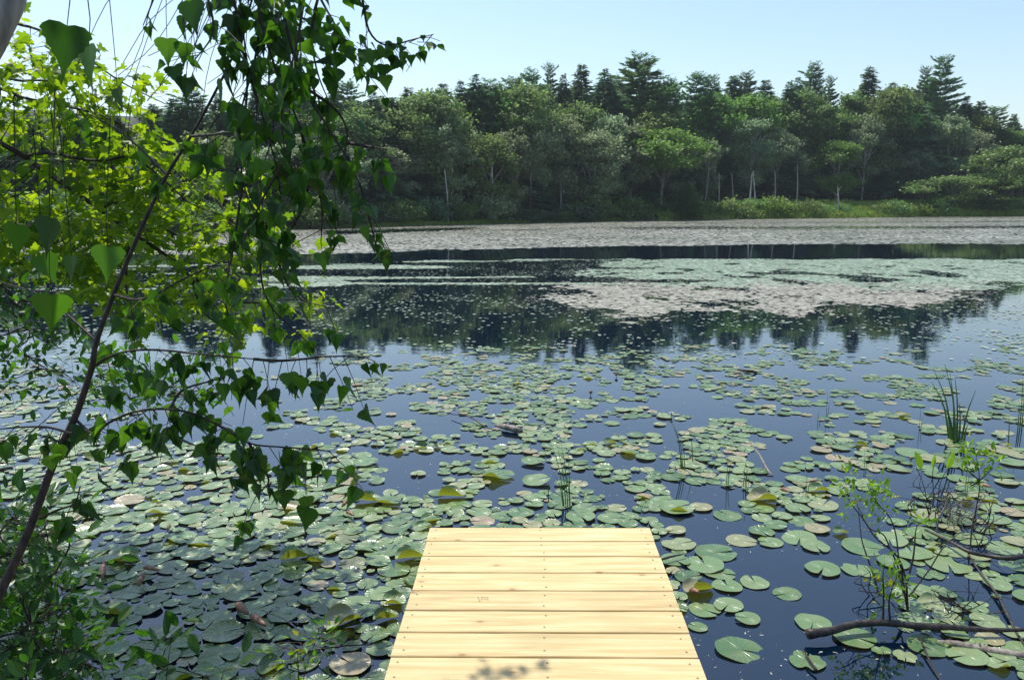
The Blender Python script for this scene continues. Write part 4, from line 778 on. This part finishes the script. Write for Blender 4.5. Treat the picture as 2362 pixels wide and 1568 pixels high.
for h, d_ in zip(hangs, dn):
    pp = smooth_path([W(*q) for q in h], 4)-b0; Tw.tube(pp, np.linspace(.0042, .0013, len(pp)), 5); hang_leaves(A, Tw, rng, pp, d_, .048, (.03, .15), (2, 4))
for X, Y, d_, s_ in [(155, 60, 1.25, .085), (205, 105, 1.3, .075), (385, 90, 1.9, .07), (440, 5, 1.6, .07), (430, 180, 1.9, .06), (425, 100, 1.9, .06), (485, 55, 1.9, .055), (40, 520, 1.6, .075), (115, 505, 1.5, .085), (100, 590, 1.6, .07), (250, 570, 1.6, .08), (165, 590, 1.5, .06), (120, 680, 1.5, .09), (270, 205, 1.9, .06), (852, 118, 2.2, .052), (885, 150, 2.2, .055), (905, 100, 2.2, .05), (948, 128, 2.2, .035), (925, 148, 2.2, .02), (888, 175, 2.15, .05), (975, 82, 2.2, .02), (992, 98, 2.2, .018), (972, 108, 2.2, .026)]:
    A.scatter(*BL, frames([[rng.normal()*.25, rng.normal()*.1, -1]], [[rng.normal()*.5, -1, 0]], [s_]), [W(X, Y, d_)-b0]); Tw.tube([W(X, Y, d_)-b0, W(X-12, (Y+95)/2+2, d_)-b0, W(X-30, 98, d_)-b0] if X > 840 else [W(X, Y, d_)-b0, W(X+rng.uniform(-8, 8), Y-60, d_)-b0, W(X+rng.uniform(-40, 40), Y-300, d_+.05)-b0], [.0008, .001, .0014], 3, cap=False)
for _ in range(16):                                   # thin bare twigs against the sky
    x0 = rng.uniform(240, 560); p0 = W(x0+60, -60, 2.2); p2 = W(x0-rng.uniform(0, 160), rng.uniform(80, 330), 2.2); Tw.tube(smooth_path([p0, (p0+p2)/2+rng.normal(size=3)*.03, p2], 3)-b0, .0011, 3, cap=False)
for _ in range(15):                                   # crown above and left of the picture, which shades the hanging twigs
    c = np.array([rng.uniform(-2.2, .35), rng.uniform(1.2, 3.6), rng.uniform(3.1, 4.8)]); X, Y = px(c)
    if Y > -160: continue
    st = np.array(tp[min(len(tp)-1, int(rng.uniform(14, 24)))]); pp = smooth_path([st, (st+c)/2+np.array([0, 0, .25]), c, c+np.array([rng.uniform(-.3, .3), rng.uniform(-.3, .3), -.25])], 4)-b0
    Tw.tube(pp, np.linspace(.012, .002, len(pp)), 5); hang_leaves(A, Tw, rng, pp[4:], .02, .065, (.08, .3), (3, 6))
for c in [(-1.06, 3.87, 3.6), (-1.24, 3.82, 3.6)]:
    c = np.array(c); st = np.array(tp[20]); pp = smooth_path([st, (st+c)/2+np.array([0, 0, .3]), c-np.array([.2, .2, -.1]), c+np.array([.2, .1, -.05])], 5)-b0
    Tw.tube(pp, np.linspace(.012, .002, len(pp)), 5); hang_leaves(A, Tw, rng, pp[13:], .022, .06, (.03, .14), (2, 4))
link('branches', Tw.mesh('branches', M['twig']), big); link('leaves', A.mesh('leaves', M['birch_leaf']), big)

# ------------------------------------------------------------------ sunlit maple behind
maple = empty('maple_tree', (-4.6, 3.6, .2)); b0 = np.array(maple.location)
tag(maple, 'sunlit yellow-green maple filling the upper left behind the birch stem', 'tree')
T = Acc(); tp = smooth_path([(-4.6, 3.6, .1), (-4.5, 3.7, 1.5), (-4.3, 3.9, 3.2), (-4.2, 4., 5.0)], 4); T.tube(tp-b0, np.linspace(.09, .03, len(tp)), 10); link('trunk', T.mesh('trunk', M['bark'], True), maple)
limbs = [[(-300, 190, 4.2), (0, 330, 4.2), (110, 400, 4.2), (225, 480, 4.2), (321, 548, 4.2), (402, 602, 4.2), (442, 640, 4.2), (500, 672, 4.2), (545, 695, 4.2), (620, 700, 4.2), (700, 712, 4.2)], [(-300, 120, 4.5), (0, 205, 4.5), (40, 222, 4.5), (120, 240, 4.5), (200, 257, 4.5), (281, 290, 4.5), (360, 350, 4.5), (450, 430, 4.5)],
         [(60, 360, 4.2), (112, 353, 4.1), (180, 366, 4.1), (241, 371, 4.1), (297, 361, 4.1), (340, 385, 4.1), (381, 418, 4.1), (440, 470, 4.1), (520, 500, 4.1)], [(-300, 60, 4.8), (0, 175, 4.8), (80, 186, 4.8), (170, 185, 4.8), (210, 195, 4.8)], [(-200, -80, 4.6), (0, 40, 4.6), (90, 70, 4.6), (180, 120, 4.6), (280, 190, 4.6), (380, 240, 4.6)],
         [(225, 480, 4.2), (300, 470, 4.4), (400, 540, 4.5), (500, 560, 4.6), (620, 590, 4.6)], [(-200, 480, 4.4), (0, 520, 4.4), (80, 545, 4.4), (160, 600, 4.4)], [(442, 640, 4.2), (470, 720, 4.2), (540, 770, 4.2)], [(-200, 640, 3.8), (-20, 650, 3.8), (40, 690, 3.8), (110, 700, 3.8)], [(300, 560, 4.2), (290, 640, 4.2), (300, 730, 4.2)]]
A = Acc(); Tw = Acc(); LP = []
for l in limbs:
    pp = smooth_path([W(*q) for q in l], 4); Tw.tube(pp-b0, np.linspace(.017 if l is limbs[0] else .010, .003, len(pp)), 6); LP.append(pp)
LPc = np.concatenate(LP)
poly = np.array([(-150, -10), (60, 20), (150, 80), (240, 130), (330, 190), (400, 240), (470, 330), (520, 420), (590, 500), (640, 560), (690, 620), (740, 700), (740, 760), (640, 745), (580, 740), (560, 800), (500, 760), (420, 700), (330, 720), (300, 760), (260, 740), (240, 700), (150, 640), (70, 620), (-150, 640)])
def inpoly(x, y):
    c = False; n = len(poly); j = n-1
    for i in range(n):
        xi, yi = poly[i]; xj, yj = poly[j]
        if (yi > y) != (yj > y) and x < (xj-xi)*(y-yi)/(yj-yi)+xi: c = not c
        j = i
    return c
def maple_cluster(c, nL, size):
    dd = np.linalg.norm(LPc-c, axis=1); st = LPc[int(np.argmin(dd))]; Tw.tube(np.array([st, (st+c)/2+rng.normal(size=3)*.02, c])-b0, [.0028, .002, .001], 3, cap=False)
    n = nL; pos = c+rng.normal(size=(n, 3))*np.array([.085, .085, .045]); t = nrm(pos-c+rng.normal(size=(n, 3))*.03+np.array([0, -.01, -.04])); nor = np.array([0, 0.25, 1])+rng.normal(size=(n, 3))*.38
    for p in pos[::2]: Tw.tube(np.array([c, p])-b0, [.0008, .0006], 3, cap=False)
    scat_var(A, MLS, rng, frames(t, nor, size*rng.uniform(.55, 1.25, n)), pos-b0)
cnt = 0
while cnt < 500:
    x, y = rng.uniform(-150, 740), rng.uniform(-10, 800)
    if not inpoly(x, y): continue
    if float(vnoise(x*.012, y*.02, 3)) < .26: continue
    if cnt > 330 and y < 420: continue
    maple_cluster(W(x, y, rng.uniform(3.9, 5.0)), int(rng.integers(5, 9)), .068); cnt += 1
for _ in range(10):                                   # the part of the crown outside the picture, over the lower left pads
    c = np.array([rng.uniform(-5.2, -2.6), rng.uniform(3.6, 5.6), rng.uniform(2.8, 5.2)]); X, Y = px(c)
    if X > -40 and Y > -60: continue
    maple_cluster(c, 9, .08)
link('branches', Tw.mesh('branches', M['twig']), maple); link('leaves', A.mesh('leaves', M['maple_leaf']), maple)

# ------------------------------------------------------------------ shrubs at left
def shrub(name, label, base, spots, lsize, mat, shape=OL, nper=(10, 18), spread=.07, cat='shrub', stemr=.004, seed=1, group=None, upl=.3, stemmat='twig'):
    rng = np.random.default_rng(seed); e = empty(name, base); b0 = np.array(base, float); A = Acc(); T = Acc()
    done = [b0]
    for s in spots:
        c = np.array(s, float); B0 = done[int(np.argmin([np.linalg.norm(c-q)+(.25*np.linalg.norm(q-b0) if True else 0) for q in done]))]; done.append(c)
        mid = (B0+c)/2+np.array([rng.normal()*.03, rng.normal()*.03, .05*np.linalg.norm(c-B0)]); pp = smooth_path([B0, mid, c], 4); T.tube(pp-b0, np.linspace(stemr, stemr*.3, len(pp)), 4)
        n = int(rng.integers(*nper)); pos = c+rng.normal(size=(n, 3))*spread; t = nrm((pos-c)+rng.normal(size=(n, 3))*spread*.5+np.array([0, 0, upl*spread])); nor = np.array([0, .1, 1])+rng.normal(size=(n, 3))*.5
        for p in pos[::2]: T.tube(np.array([c*.6+mid*.4*0+c*.4, p])-b0, [stemr*.25, stemr*.15], 3, cap=False)
        A.scatter(*shape, frames(t, nor, lsize*rng.uniform(.6, 1.2, n)), pos-b0)
    link('stems', T.mesh('stems', M[stemmat]), e); link('leaves', A.mesh('leaves', M[mat]), e); return tag(e, label, cat, group)
rs = np.random.default_rng(90)
sp_ = [W(rs.uniform(-60, 250), rs.uniform(1150, 1560), rs.uniform(2.1, 2.7)) for _ in range(110)]; sp_ = [q for q in sp_ if px(q)[0] < 60+(px(q)[1]-1100)*.42]
shrub('honeysuckle_shrub', 'dark leafy shrub crowding the lower left corner below the leaning stem', (-1.9, 1.9, .1), sp_, .055, 'dark_leaf', nper=(9, 16), spread=.06, seed=3)
sp_ = [W(rs.uniform(-40, 150), rs.uniform(1450, 1700), rs.uniform(1.9, 2.4)) for _ in range(24)]
shrub('honeysuckle_shrub', 'low dark shrub at the very bottom of the left corner', (-1.6, 1.7, .1), sp_, .06, 'dark_leaf', nper=(9, 16), spread=.07, seed=4)
sp_ = [W(x, y, 3.6+rs.uniform(-.3, .4)) for x, y in [(-40, 640), (10, 655), (30, 700), (70, 760), (20, 770), (60, 820), (90, 850), (130, 860), (0, 830), (-40, 880), (170, 880), (110, 790), (45, 735), (-20, 720), (60, 690), (-40, 780), (20, 880)] for _ in range(2)]
shrub('waterside_shrub', 'sunlit small-leaved shrub behind the stem at the left edge', (-3.1, 3.4, .6), sp_, .05, 'shrub_leaf', nper=(12, 20), spread=.085, seed=5)
sp_ = [W(x, y, 3.0+rs.uniform(-.2, .2)) for x, y in [(230, 860), (260, 880), (290, 870), (320, 885), (350, 880), (375, 890), (250, 915), (300, 920), (400, 905), (430, 915), (340, 925), (210, 900), (460, 900)] for _ in range(2)]
shrub('waterside_shrub', 'bright shrub twigs crossing just right of the leaning stem at mid height', (-2.5, 3.0, .55), sp_, .045, 'shrub_leaf', nper=(10, 16), spread=.055, seed=6)
sp_ = [W(x, y, 2.55) for x, y in [(685, 1500), (670, 1515), (700, 1520), (690, 1545), (640, 1500), (725, 1485), (690, 1480)]]
shrub('seedling', 'bright yellow-green seedling sprouting at the bottom of the photo left of the dock', W(690, 1690, 2.5), sp_, .03, 'fresh_leaf', nper=(6, 10), spread=.02, seed=7, stemr=.003)
sp_ = [W(x, y, 2.7) for x, y in [(735, 1455), (745, 1470), (755, 1480), (725, 1475), (760, 1460)]]
shrub('seedling', 'upright green seedling just right of the yellow-green one, beside the dock', W(742, 1700, 2.55), sp_, .042, 'shrub_leaf', nper=(5, 8), spread=.022, seed=8, stemr=.003)
sp_ = [W(x, y, 2.6) for x, y in [(395, 1470), (410, 1440), (380, 1500), (360, 1540), (480, 1560), (550, 1540), (440, 1530)]]
shrub('seedling', 'dark broad-leaved plant at the bottom left with one yellow leaf', W(400, 1750, 2.4), sp_, .08, 'dark_leaf', nper=(3, 5), spread=.04, seed=9, stemr=.003)
for X, Y, s in [(320, 1165, 1), (1275, 1175, 0)][:1]:
    shrub('seedling', 'small pale green sprout poking up between the left pads', P(568, 1248), [P(568, 1248)+np.array([0, 0, .08]), P(568, 1248)+np.array([.03, 0, .12])], .05, 'fresh_leaf', nper=(5, 8), spread=.02, seed=10, stemr=.002)

# ------------------------------------------------------------------ shrub standing in the water at right
def stems_thing(name, label, base, paths, mat, cat, leaves=None, lmat='fresh_leaf', lsize=.035, seed=1, r=(.006, .0015), group=None, rad=None, shape=OL):
    rng = np.random.default_rng(seed); b0 = np.array(base, float); b0[2] = 0; e = empty(name, b0); T = Acc(); A = Acc()
    for i, p in enumerate(paths):
        pp = smooth_path(p, 4)-b0; ra, rb = rad[i] if rad else r; T.tube(pp, np.linspace(ra, rb, len(pp)), 5)
    link('stems', T.mesh('stems', M[mat]), e)
    if leaves is not None:
        for c in leaves:
            n = int(rng.integers(7, 14)); c = np.array(c); pos = c+rng.normal(size=(n, 3))*.022; t = nrm(pos-c+rng.normal(size=(n, 3))*.015+np.array([0, 0, .012])); nor = np.array([0, 0, 1])+rng.normal(size=(n, 3))*.6
            A.scatter(*shape, frames(t, nor, lsize*rng.uniform(.6, 1.2, n)), pos-b0)
        link('leaves', A.mesh('leaves', M[lmat]), e)
    return tag(e, label, cat, group)
def K(cx_, cy_, dz=0.):                               # point of the lower right detail view -> picture coords
    return 2300/1.27065+cx_*.34736, 1300/1.27065+cy_*.34736
def K3(cx_, cy_, d): X, Y = K(cx_, cy_); return W(X, Y, d)
bp_ = P(*K(815, 1115)); d0 = bp_[1]
def path_k(pts, d1, d2=None):
    d2 = d1 if d2 is None else d2; n = len(pts); return [K3(x, y, d1+(d2-d1)*i/(n-1)) for i, (x, y) in enumerate(pts)]
paths = [path_k([(815, 1115), (790, 960), (775, 850), (755, 760), (735, 600), (690, 480), (610, 390), (570, 320), (545, 270)], d0, d0+.25), path_k([(815, 1110), (800, 900), (740, 740), (600, 620), (520, 500), (440, 400), (400, 320), (380, 270)], d0, d0+.35),
         path_k([(825, 1010), (870, 950), (960, 830), (1050, 690), (1160, 590), (1250, 540)], d0+.05, d0+.3), path_k([(790, 1000), (750, 820), (700, 700), (650, 600), (560, 560), (500, 450), (460, 360)], d0, d0+.3), path_k([(800, 950), (850, 760), (865, 600), (880, 540), (910, 520)], d0, d0+.2),
         path_k([(650, 1180), (655, 1000), (650, 880), (660, 790)], d0-.18, d0-.12), path_k([(700, 1190), (690, 1050), (720, 930), (750, 870)], d0-.2, d0-.1), path_k([(620, 1000), (590, 880), (545, 750), (510, 640), (495, 520), (480, 400)], d0, d0+.25)]
lv = [K3(x, y, d0+.22) for x, y in [(545, 270), (600, 330), (640, 340), (650, 380), (610, 290), (520, 350), (500, 380), (440, 240), (410, 200), (380, 290), (460, 190), (630, 350), (590, 440), (560, 480), (600, 540), (520, 410), (900, 510), (930, 530), (880, 500), (390, 420), (460, 340), (560, 330), (630, 280), (660, 320)]]
lv += [K3(x, y, d0-.12) for x, y in [(640, 830), (660, 800), (600, 890), (640, 960), (700, 900), (740, 920), (780, 940), (720, 960), (700, 870), (690, 1040), (650, 1100)]]
stems_thing('water_shrub', 'thin-stemmed shrub with fresh yellow-green leaf tips standing in the water behind the dark log', bp_, paths, 'twig', 'shrub', lv, seed=2, r=(.0055, .0013), lsize=.036)
b2 = P(*K(1265, 700)); d1 = b2[1]
paths = [path_k([(1230, 690), (1240, 560), (1265, 450), (1290, 300), (1285, 180), (1265, 60)], d1, d1+.1), path_k([(1285, 250), (1330, 210), (1380, 160)], d1+.06, d1+.1), path_k([(1285, 240), (1230, 190), (1195, 150)], d1+.06, d1+.1), path_k([(1285, 250), (1220, 290)], d1+.06, d1+.1)]
lv = [K3(x, y, d1+.1) for x, y in [(1210, 30), (1230, 50), (1190, 100), (1270, 120), (1320, 150), (1380, 90), (1390, 130), (1400, 170), (1285, 210), (1270, 240), (1200, 130), (1250, 70), (1370, 80), (1310, 160)]]
stems_thing('water_shrub', 'upright leafy shoot in the water right of the reeds, taller than the bare twigs', b2, paths, 'twig', 'shrub', lv, seed=3, r=(.0045, .0015), lsize=.045)
# broad arrow leaves
b3 = P(*K(1020, 380)); paths = [path_k([(1010, 420), (1030, 260), (1090, 150)], b3[1]), path_k([(990, 420), (980, 200), (1000, 110)], b3[1]), path_k([(950, 430), (920, 280), (870, 150)], b3[1])]
e = stems_thing('arrow_leaf_plant', 'three upright broad leaves, one yellow, rising left of the leafy shoot', b3, paths, 'twig', 'plant', None, seed=4, r=(.003, .002)); A = Acc()
A.scatter(*OL, frames([[.35, 0, 1], [.2, 0, 1], [-.35, 0, 1]], [[.3, -1, 0]]*3, [.13, .09, .13]), np.array([K3(1075, 170, b3[1]), K3(975, 160, b3[1]), K3(905, 170, b3[1])])-np.array(e.location)); link('leaves', A.mesh('leaves', M['fresh_leaf']), e)
# bare tangled twigs
rb = np.random.default_rng(55)
for (cx0, cy0, lab, cnt_, spread) in [(950, 480, 'tangle of bare dark twigs in the water behind the shrub', 16, 110), (1140, 520, 'bare grey twig tangle below the leafy shoot', 16, 120), (1300, 640, 'bare twigs low in the water at right of the shrub', 10, 120), (1130, 1110, 'dark dead twigs in the water between shrub and the right edge', 7, 80), (600, 1010, 'bent black twig arching out left of the shrub base', 4, 60)]:
    bb = P(*K(cx0, cy0)); ps = []
    for _ in range(cnt_):
        q = P(*K(cx0+rb.normal()*spread*.55, cy0+rb.normal()*spread*.35)); hh = rb.uniform(.06, .26 if cy0 < 900 else .12); l1 = q+np.array([rb.normal()*.05, rb.normal()*.03, hh*.5]); l2 = l1+np.array([rb.normal()*.07, rb.normal()*.03, hh*.5])
        q[2] = -.02; ps.append([q, l1, l2]); ps.append([l1, l1+np.array([rb.normal()*.06, 0, rb.uniform(.02, .08)]), l1+np.array([rb.normal()*.1, 0, rb.uniform(.04, .12)])])
    stems_thing('bare_twigs', lab, bb, ps, 'greylog' if cx0 == 1140 else 'twig', 'twigs', seed=5, r=(.0035, .001))
q = [K3(x, y, P(*K(1040, 590))[1]) for x, y in [(1005, 590), (1020, 490), (1060, 420), (1080, 320)]]
stems_thing('bare_twigs', 'single pale crooked twig rising from the water among the dark ones', P(*K(1005, 590)), [q], 'greylog', 'twigs', r=(.006, .004))
# thin long branch and dark sticks
def log_thing(name, label, pts, rads, mat, cat='branch', bumps=0, seed=0):
    pp = smooth_path(pts, 6); A = Acc(); c = pp.mean(0); rg = np.random.default_rng(seed); rad = np.interp(np.linspace(0, 1, len(pp)), np.linspace(0, 1, len(rads)), rads)*(1+rg.normal(size=len(pp))*.05); A.tube(pp-c, rad, 10)
    for _ in range(bumps):
        i = rg.integers(2, len(pp)-2); d = nrm(rg.normal(size=3)+np.array([0, 0, .6])); A.tube([pp[i]-c, pp[i]-c+d*rad[i]*1.6], [rad[i]*.35, rad[i]*.2], 5)
    return tag(link(name, A.mesh(name, M[mat], True), loc=c), label, cat)
def G(X, Y, z): p = P(X, Y, z); return p
log_thing('log', 'dark wet fallen log with a cut end lying in the water at lower right', [G(*K(150, 1262), .045), G(*K(300, 1240), .05), G(*K(450, 1200), .055), G(*K(620, 1185), .06), G(*K(760, 1195), .055), G(*K(900, 1210), .05), G(*K(1080, 1215), .045), G(*K(1230, 1228), .04), G(*K(1400, 1235), .04), G(*K(1640, 1232), .04), G(*K(2000, 1225), .04)], [.023, .018, .0165, .016, .015, .016, .014, .0125, .010, .008, .007], 'log', 'log', 7, 1)
log_thing('sunken_branch', 'pale grey waterlogged branch below the dark log at the right corner', [G(*K(1010, 1318), .0), G(*K(1120, 1330), .004), G(*K(1250, 1355), .0), G(*K(1400, 1385), .002), G(*K(1600, 1415), -.002), G(*K(1850, 1440), 0)], [.012, .018, .02, .022, .022, .02], 'greylog', bumps=6, seed=2)
log_thing('fallen_branch', 'thin brown branch lying level across the pads at the right edge', [G(*K(930, 570), .04), G(*K(1080, 640), .05), G(*K(1220, 715), .05), G(*K(1330, 740), .04), G(*K(1480, 760), .05), G(*K(1600, 745), .05), G(*K(1800, 750), .05)], [.006, .009, .011, .011, .013, .013, .012], 'log', seed=3, bumps=4)
log_thing('fallen_branch', 'black stick slanting down through the water toward the lower right corner', [G(*K(1200, 700), .04), G(*K(1260, 800), .03), G(*K(1330, 900), .02), G(*K(1400, 990), .02), G(*K(1470, 1120), .015), G(*K(1560, 1290), .01), G(*K(1700, 1450), .01)], [.003, .005, .006, .007, .007, .006, .006], 'log', seed=4, bumps=5)
log_thing('stick', 'thin black stick leaning from under the log into open water', [G(*K(895, 1290), .03), G(*K(930, 1370), .02), G(*K(980, 1480), .01), G(*K(1040, 1580), .005)], [.004, .005, .004, .003], 'twig', 'stick', seed=5)
log_thing('stick', 'dark stick lying across the torn pad', [G(*K(120, 1370), .03), G(*K(160, 1430), .03), G(*K(208, 1500), .02)], [.004, .005, .006], 'twig', 'stick', seed=6)
log_thing('driftwood', 'short piece of pale driftwood floating beyond the dock among small pads', [G(1140, 980, .02), G(1165, 984, .035), G(1190, 990, .03), G(1205, 994, .015)], [.008, .028, .03, .012], 'greylog', 'driftwood', seed=7)
log_thing('stick', 'thin forked twig lying left of the pale driftwood', [G(1040, 955, .03), G(1080, 960, .05), G(1120, 985, .03), G(1145, 992, .01)], [.004, .005, .005, .004], 'twig', 'stick', seed=8)
log_thing('stick', 'thin dead twig bobbing far out in the blue water right of centre', [G(1700, 852, .03), G(1725, 856, .04), G(1745, 858, .01)], [.01, .018, .01], 'twig', 'stick', seed=9)
log_thing('stick', 'crooked dead twig among the pads right of centre, left of the shrub', [G(1735, 1028, .10), G(1752, 1050, .06), G(1768, 1080, .03), G(1782, 1098, .0)], [.004, .007, .008, .006], 'greylog', 'stick', seed=10, bumps=5)
log_thing('stick', 'dark twig at the dock right edge between pads', [G(1500, 1298, .03), G(1540, 1285, .04), G(1580, 1276, .03)], [.006, .007, .003], 'log', 'stick', seed=11)
log_thing('stick', 'pale bent twig in the water left of the dock bottom', [G(600, 1405, .03), G(660, 1430, .05), G(720, 1480, .05), G(760, 1520, .04)], [.002, .003, .003, .002], 'greylog', 'stick', seed=12)
log_thing('stick', 'thin dark twig crossing the pads at the photo bottom left of the seedlings', [G(630, 1560, .10), G(680, 1510, .10), G(780, 1490, .08), G(860, 1485, .05)], [.003, .003, .003, .002], 'twig', 'stick', seed=13)
# rolled brown leaves
for i, (x0, y0, x1, y1, r_, lab) in enumerate([(545, 1392, 572, 1415, .020, 'upper of two brown rolled leaves lying end to end left of the dock'), (578, 1418, 612, 1442, .018, 'lower of two brown rolled leaves lying end to end left of the dock'), (788, 1168, 806, 1152, .012, 'brown rolled leaf standing beside the yellow-bellied curled pad'), (798, 1180, 816, 1188, .013, 'brown rolled leaf just below the yellow-bellied curled pad'),
      (330, 1308, 366, 1314, .014, 'brown rolled leaf lying level among the far left pads'), (320, 1350, 332, 1318, .014, 'dark brown rolled leaf pointing away among the left pads'), (236, 1335, 240, 1290, .013, 'upright brown rolled leaf near the leaning stem'), (345, 1250, 352, 1238, .009, 'small pink-brown rolled leaf in the left crowd of pads'), (386, 1225, 392, 1208, .009, 'pale brown rolled leaf behind the small pink-brown one'),
      (1800, 1128, 1822, 1134, .014, 'orange-brown dead leaf floating left of the shrub'), (1865, 1112, 1885, 1108, .010, 'dark shrivelled leaf floating left of the shrub stems'), (1590, 1362, 1612, 1366, .016, 'brown tip poking from the yellow curled pad by the dock'), (2255, 1118, 2285, 1122, .012, 'orange dead leaf floating under the leafy shoot')]):
    p, q = P(x0, y0, .03), P(x1, y1, .05); log_thing('rolled_leaf', lab, [p, p*.6+q*.4+np.array([0, 0, .006]), q], [r_*.4, r_, r_*.95, r_*.3], 'drybrown', 'dead leaf', seed=i)
# buds and open flower
for i, (x, y, r_, m_, lab) in enumerate([(1322, 806, .035, 'petal', 'small white water lily bloom at the foot of the tree reflection'), (1548, 962, .02, 'petal', 'pale bud on the tip of the reed clump right of centre'), (1362, 912, .02, 'drybrown', 'dark round seed head sticking out of the water in mid pond'), (1194, 893, .025, 'yellow', 'yellow-green bud among the far pads'), (1421, 870, .02, 'drybrown', 'farthest tiny dark bud on the blue water'), (2100, 1066, .014, 'drybrown', 'black round bud left of the arrow leaves'), (2004, 1062, .012, 'drybrown', 'black bud on a small pad right of centre')]):
    c = P(x, y); A = Acc(); A.tube([(0, 0, -.02), (0, 0, .03)], .004, 5)
    if m_ == 'petal':
        n = 14; th = np.linspace(0, 12.5, n); el = np.linspace(.3, 1.2, n); t = np.stack([np.cos(th)*np.cos(el), np.sin(th)*np.cos(el), np.sin(el)], 1); A.scatter(*OL, frames(t, np.tile([0., 0, 1], (n, 1))+t*.01-nrm(t)*np.array([.5, .5, 0]), np.full(n, r_*1.5)), np.tile([0, 0, .03], (n, 1)), 1)
    else:
        prof = [(.2, 0), (.8, .3), (1, .8), (.75, 1.4), (.25, 1.8)]; A.tube([(0, 0, .02+h*r_) for _, h in prof], [w*r_ for w, _ in prof], 8, 1)
    tag(link('lily_bud' if m_ != 'petal' else 'lily_flower', A.mesh('lily_bud', [M['reed'], M[m_]], True), loc=c), lab, 'flower' if m_ == 'petal' else 'bud')

# ------------------------------------------------------------------ reeds
def reeds(label, blades, wid=.009, seed=0, name='reed_clump'):
    """blades: (foot x, foot y, tip x, tip y) in picture coords, rising from the water"""
    rg = np.random.default_rng(seed); A = Acc(); b = P(blades[0][0], blades[0][1])
    for fx, fy, tx, ty in blades:
        f = P(fx, fy); t = W(tx, ty, f[1]); bend = nrm(t-f); mid = (f+t)/2+np.array([(f[0]-t[0])*.12, 0, .03]); pp = smooth_path([f-np.array([0, 0, .03]), mid, t], 5)-b; w = np.linspace(wid, wid*.16, len(pp))
        V = []; 
        for p, ww in zip(pp, w): V += [p+np.array([-ww/2, 0, 0]), p+np.array([0, -ww*.25, 0]), p+np.array([ww/2, 0, 0])]
        A.add(V, [(i*3+j, i*3+j+1, (i+1)*3+j+1, (i+1)*3+j) for i in range(len(pp)-1) for j in range(2)])
    return tag(link(name, A.mesh(name, M['reed'], True), loc=b), label, 'reeds', 'reed clumps in the water')
reeds('tall green reed clump rising highest at the right, wide blades fanning out', [(2195, 1015, 2152, 850), (2200, 1018, 2190, 860), (2205, 1020, 2178, 840), (2207, 1015, 2202, 870), (2215, 1020, 2250, 900), (2190, 1010, 2148, 880), (2212, 1018, 2212, 930), (2200, 1015, 2170, 930), (2222, 1020, 2232, 980)], .022, 1)
reeds('thin green reed clump just beyond the dock far edge', [(1302, 1170, 1268, 1015), (1306, 1172, 1285, 1030), (1310, 1174, 1292, 1010), (1314, 1174, 1310, 1040), (1316, 1176, 1296, 1060), (1300, 1168, 1275, 1090), (1264, 1160, 1266, 1110)], .008, 2)
reeds('thin reeds with a pale bud, beyond the dock and right of centre', [(1574, 1082, 1545, 968), (1576, 1084, 1556, 985), (1580, 1085, 1568, 1010), (1572, 1082, 1552, 975), (1598, 1070, 1588, 985)], .008, 3)
reeds('sparse reeds cut by the right edge of the photo', [(2352, 985, 2358, 870), (2346, 1000, 2350, 930), (2325, 1020, 2326, 960), (2356, 990, 2361, 900)], .012, 4)
for i, (a_, b_, c_, d_) in enumerate([(1992, 1095, 1994, 1035), (1858, 1150, 1861, 1090), (1714, 1120, 1721, 1060), (1675, 1120, 1679, 1045), (1905, 960, 1909, 905), (1885, 975, 1889, 950), (2120, 990, 2122, 940), (1720, 1138, 1722, 1070), (2225, 1150, 2229, 1060)]):
    reeds('single thin rush stalk standing in the water right of the dock', [(a_, b_, c_, d_), (a_+3, b_+1, c_+8, d_+20)], .006, 10+i, 'rush_stalk')
reeds('loose grassy rushes at the left edge behind the leaning stem', [(100, 1250, -5, 1060), (108, 1252, 10, 1090), (115, 1240, 40, 1120), (95, 1260, -20, 1130), (60, 1240, 20, 1000)], .006, 30)

# ------------------------------------------------------------------ look-alikes that still share a label: tell them apart by their order
from collections import defaultdict
bpy.context.view_layer.update(); same = defaultdict(list)
for o in scene.objects:
    if o.parent is None and 'label' in o.keys(): same[o['label']].append(o)
ORD = ['first', 'second', 'third', 'fourth', 'fifth', 'sixth', 'seventh', 'eighth', 'ninth', 'tenth', 'eleventh', 'twelfth']
for lab, L_ in same.items():
    n = len(L_)
    if 1 < n <= 12:
        L_.sort(key=lambda o: px(np.array(o.matrix_world.translation))[0])
        for i, o in enumerate(L_):
            tx = (('left one', 'right one') if n == 2 else ('left one', 'middle one', 'right one') if n == 3 else [q+' from left' for q in ORD])[i]
            nl = lab+', '+tx
            if len(nl.replace('-', ' ').split()) > 16: nl = lab.replace('well ', '').replace('some way ', '').replace('floating flat ', '').replace(' lily pad', ' pad').replace('just ', 'right ').replace(' standing in the water', '')+', '+tx
            o['label'] = nl
# ------------------------------------------------------------------ air
if HAZE:
    hm = bpy.data.materials.new('air'); hm.use_nodes = True; nt = hm.node_tree; nt.nodes.remove(nt.nodes['Principled BSDF'])
    pv = nt.nodes.new('ShaderNodeVolumePrincipled'); pv.inputs['Color'].default_value = (.82, .91, 1, 1); pv.inputs['Density'].default_value = HAZE; pv.inputs['Anisotropy'].default_value = .3
    nt.links.new(pv.outputs[0], nt.nodes['Material Output'].inputs['Volume'])
    A = Acc(); A.box((0, 150, 21), (1100, 650, 27)); tag(link('haze', A.mesh('haze', hm)), 'thin blue haze over the pond, thickened to lift the dark far forest', 'haze', kind='stuff')
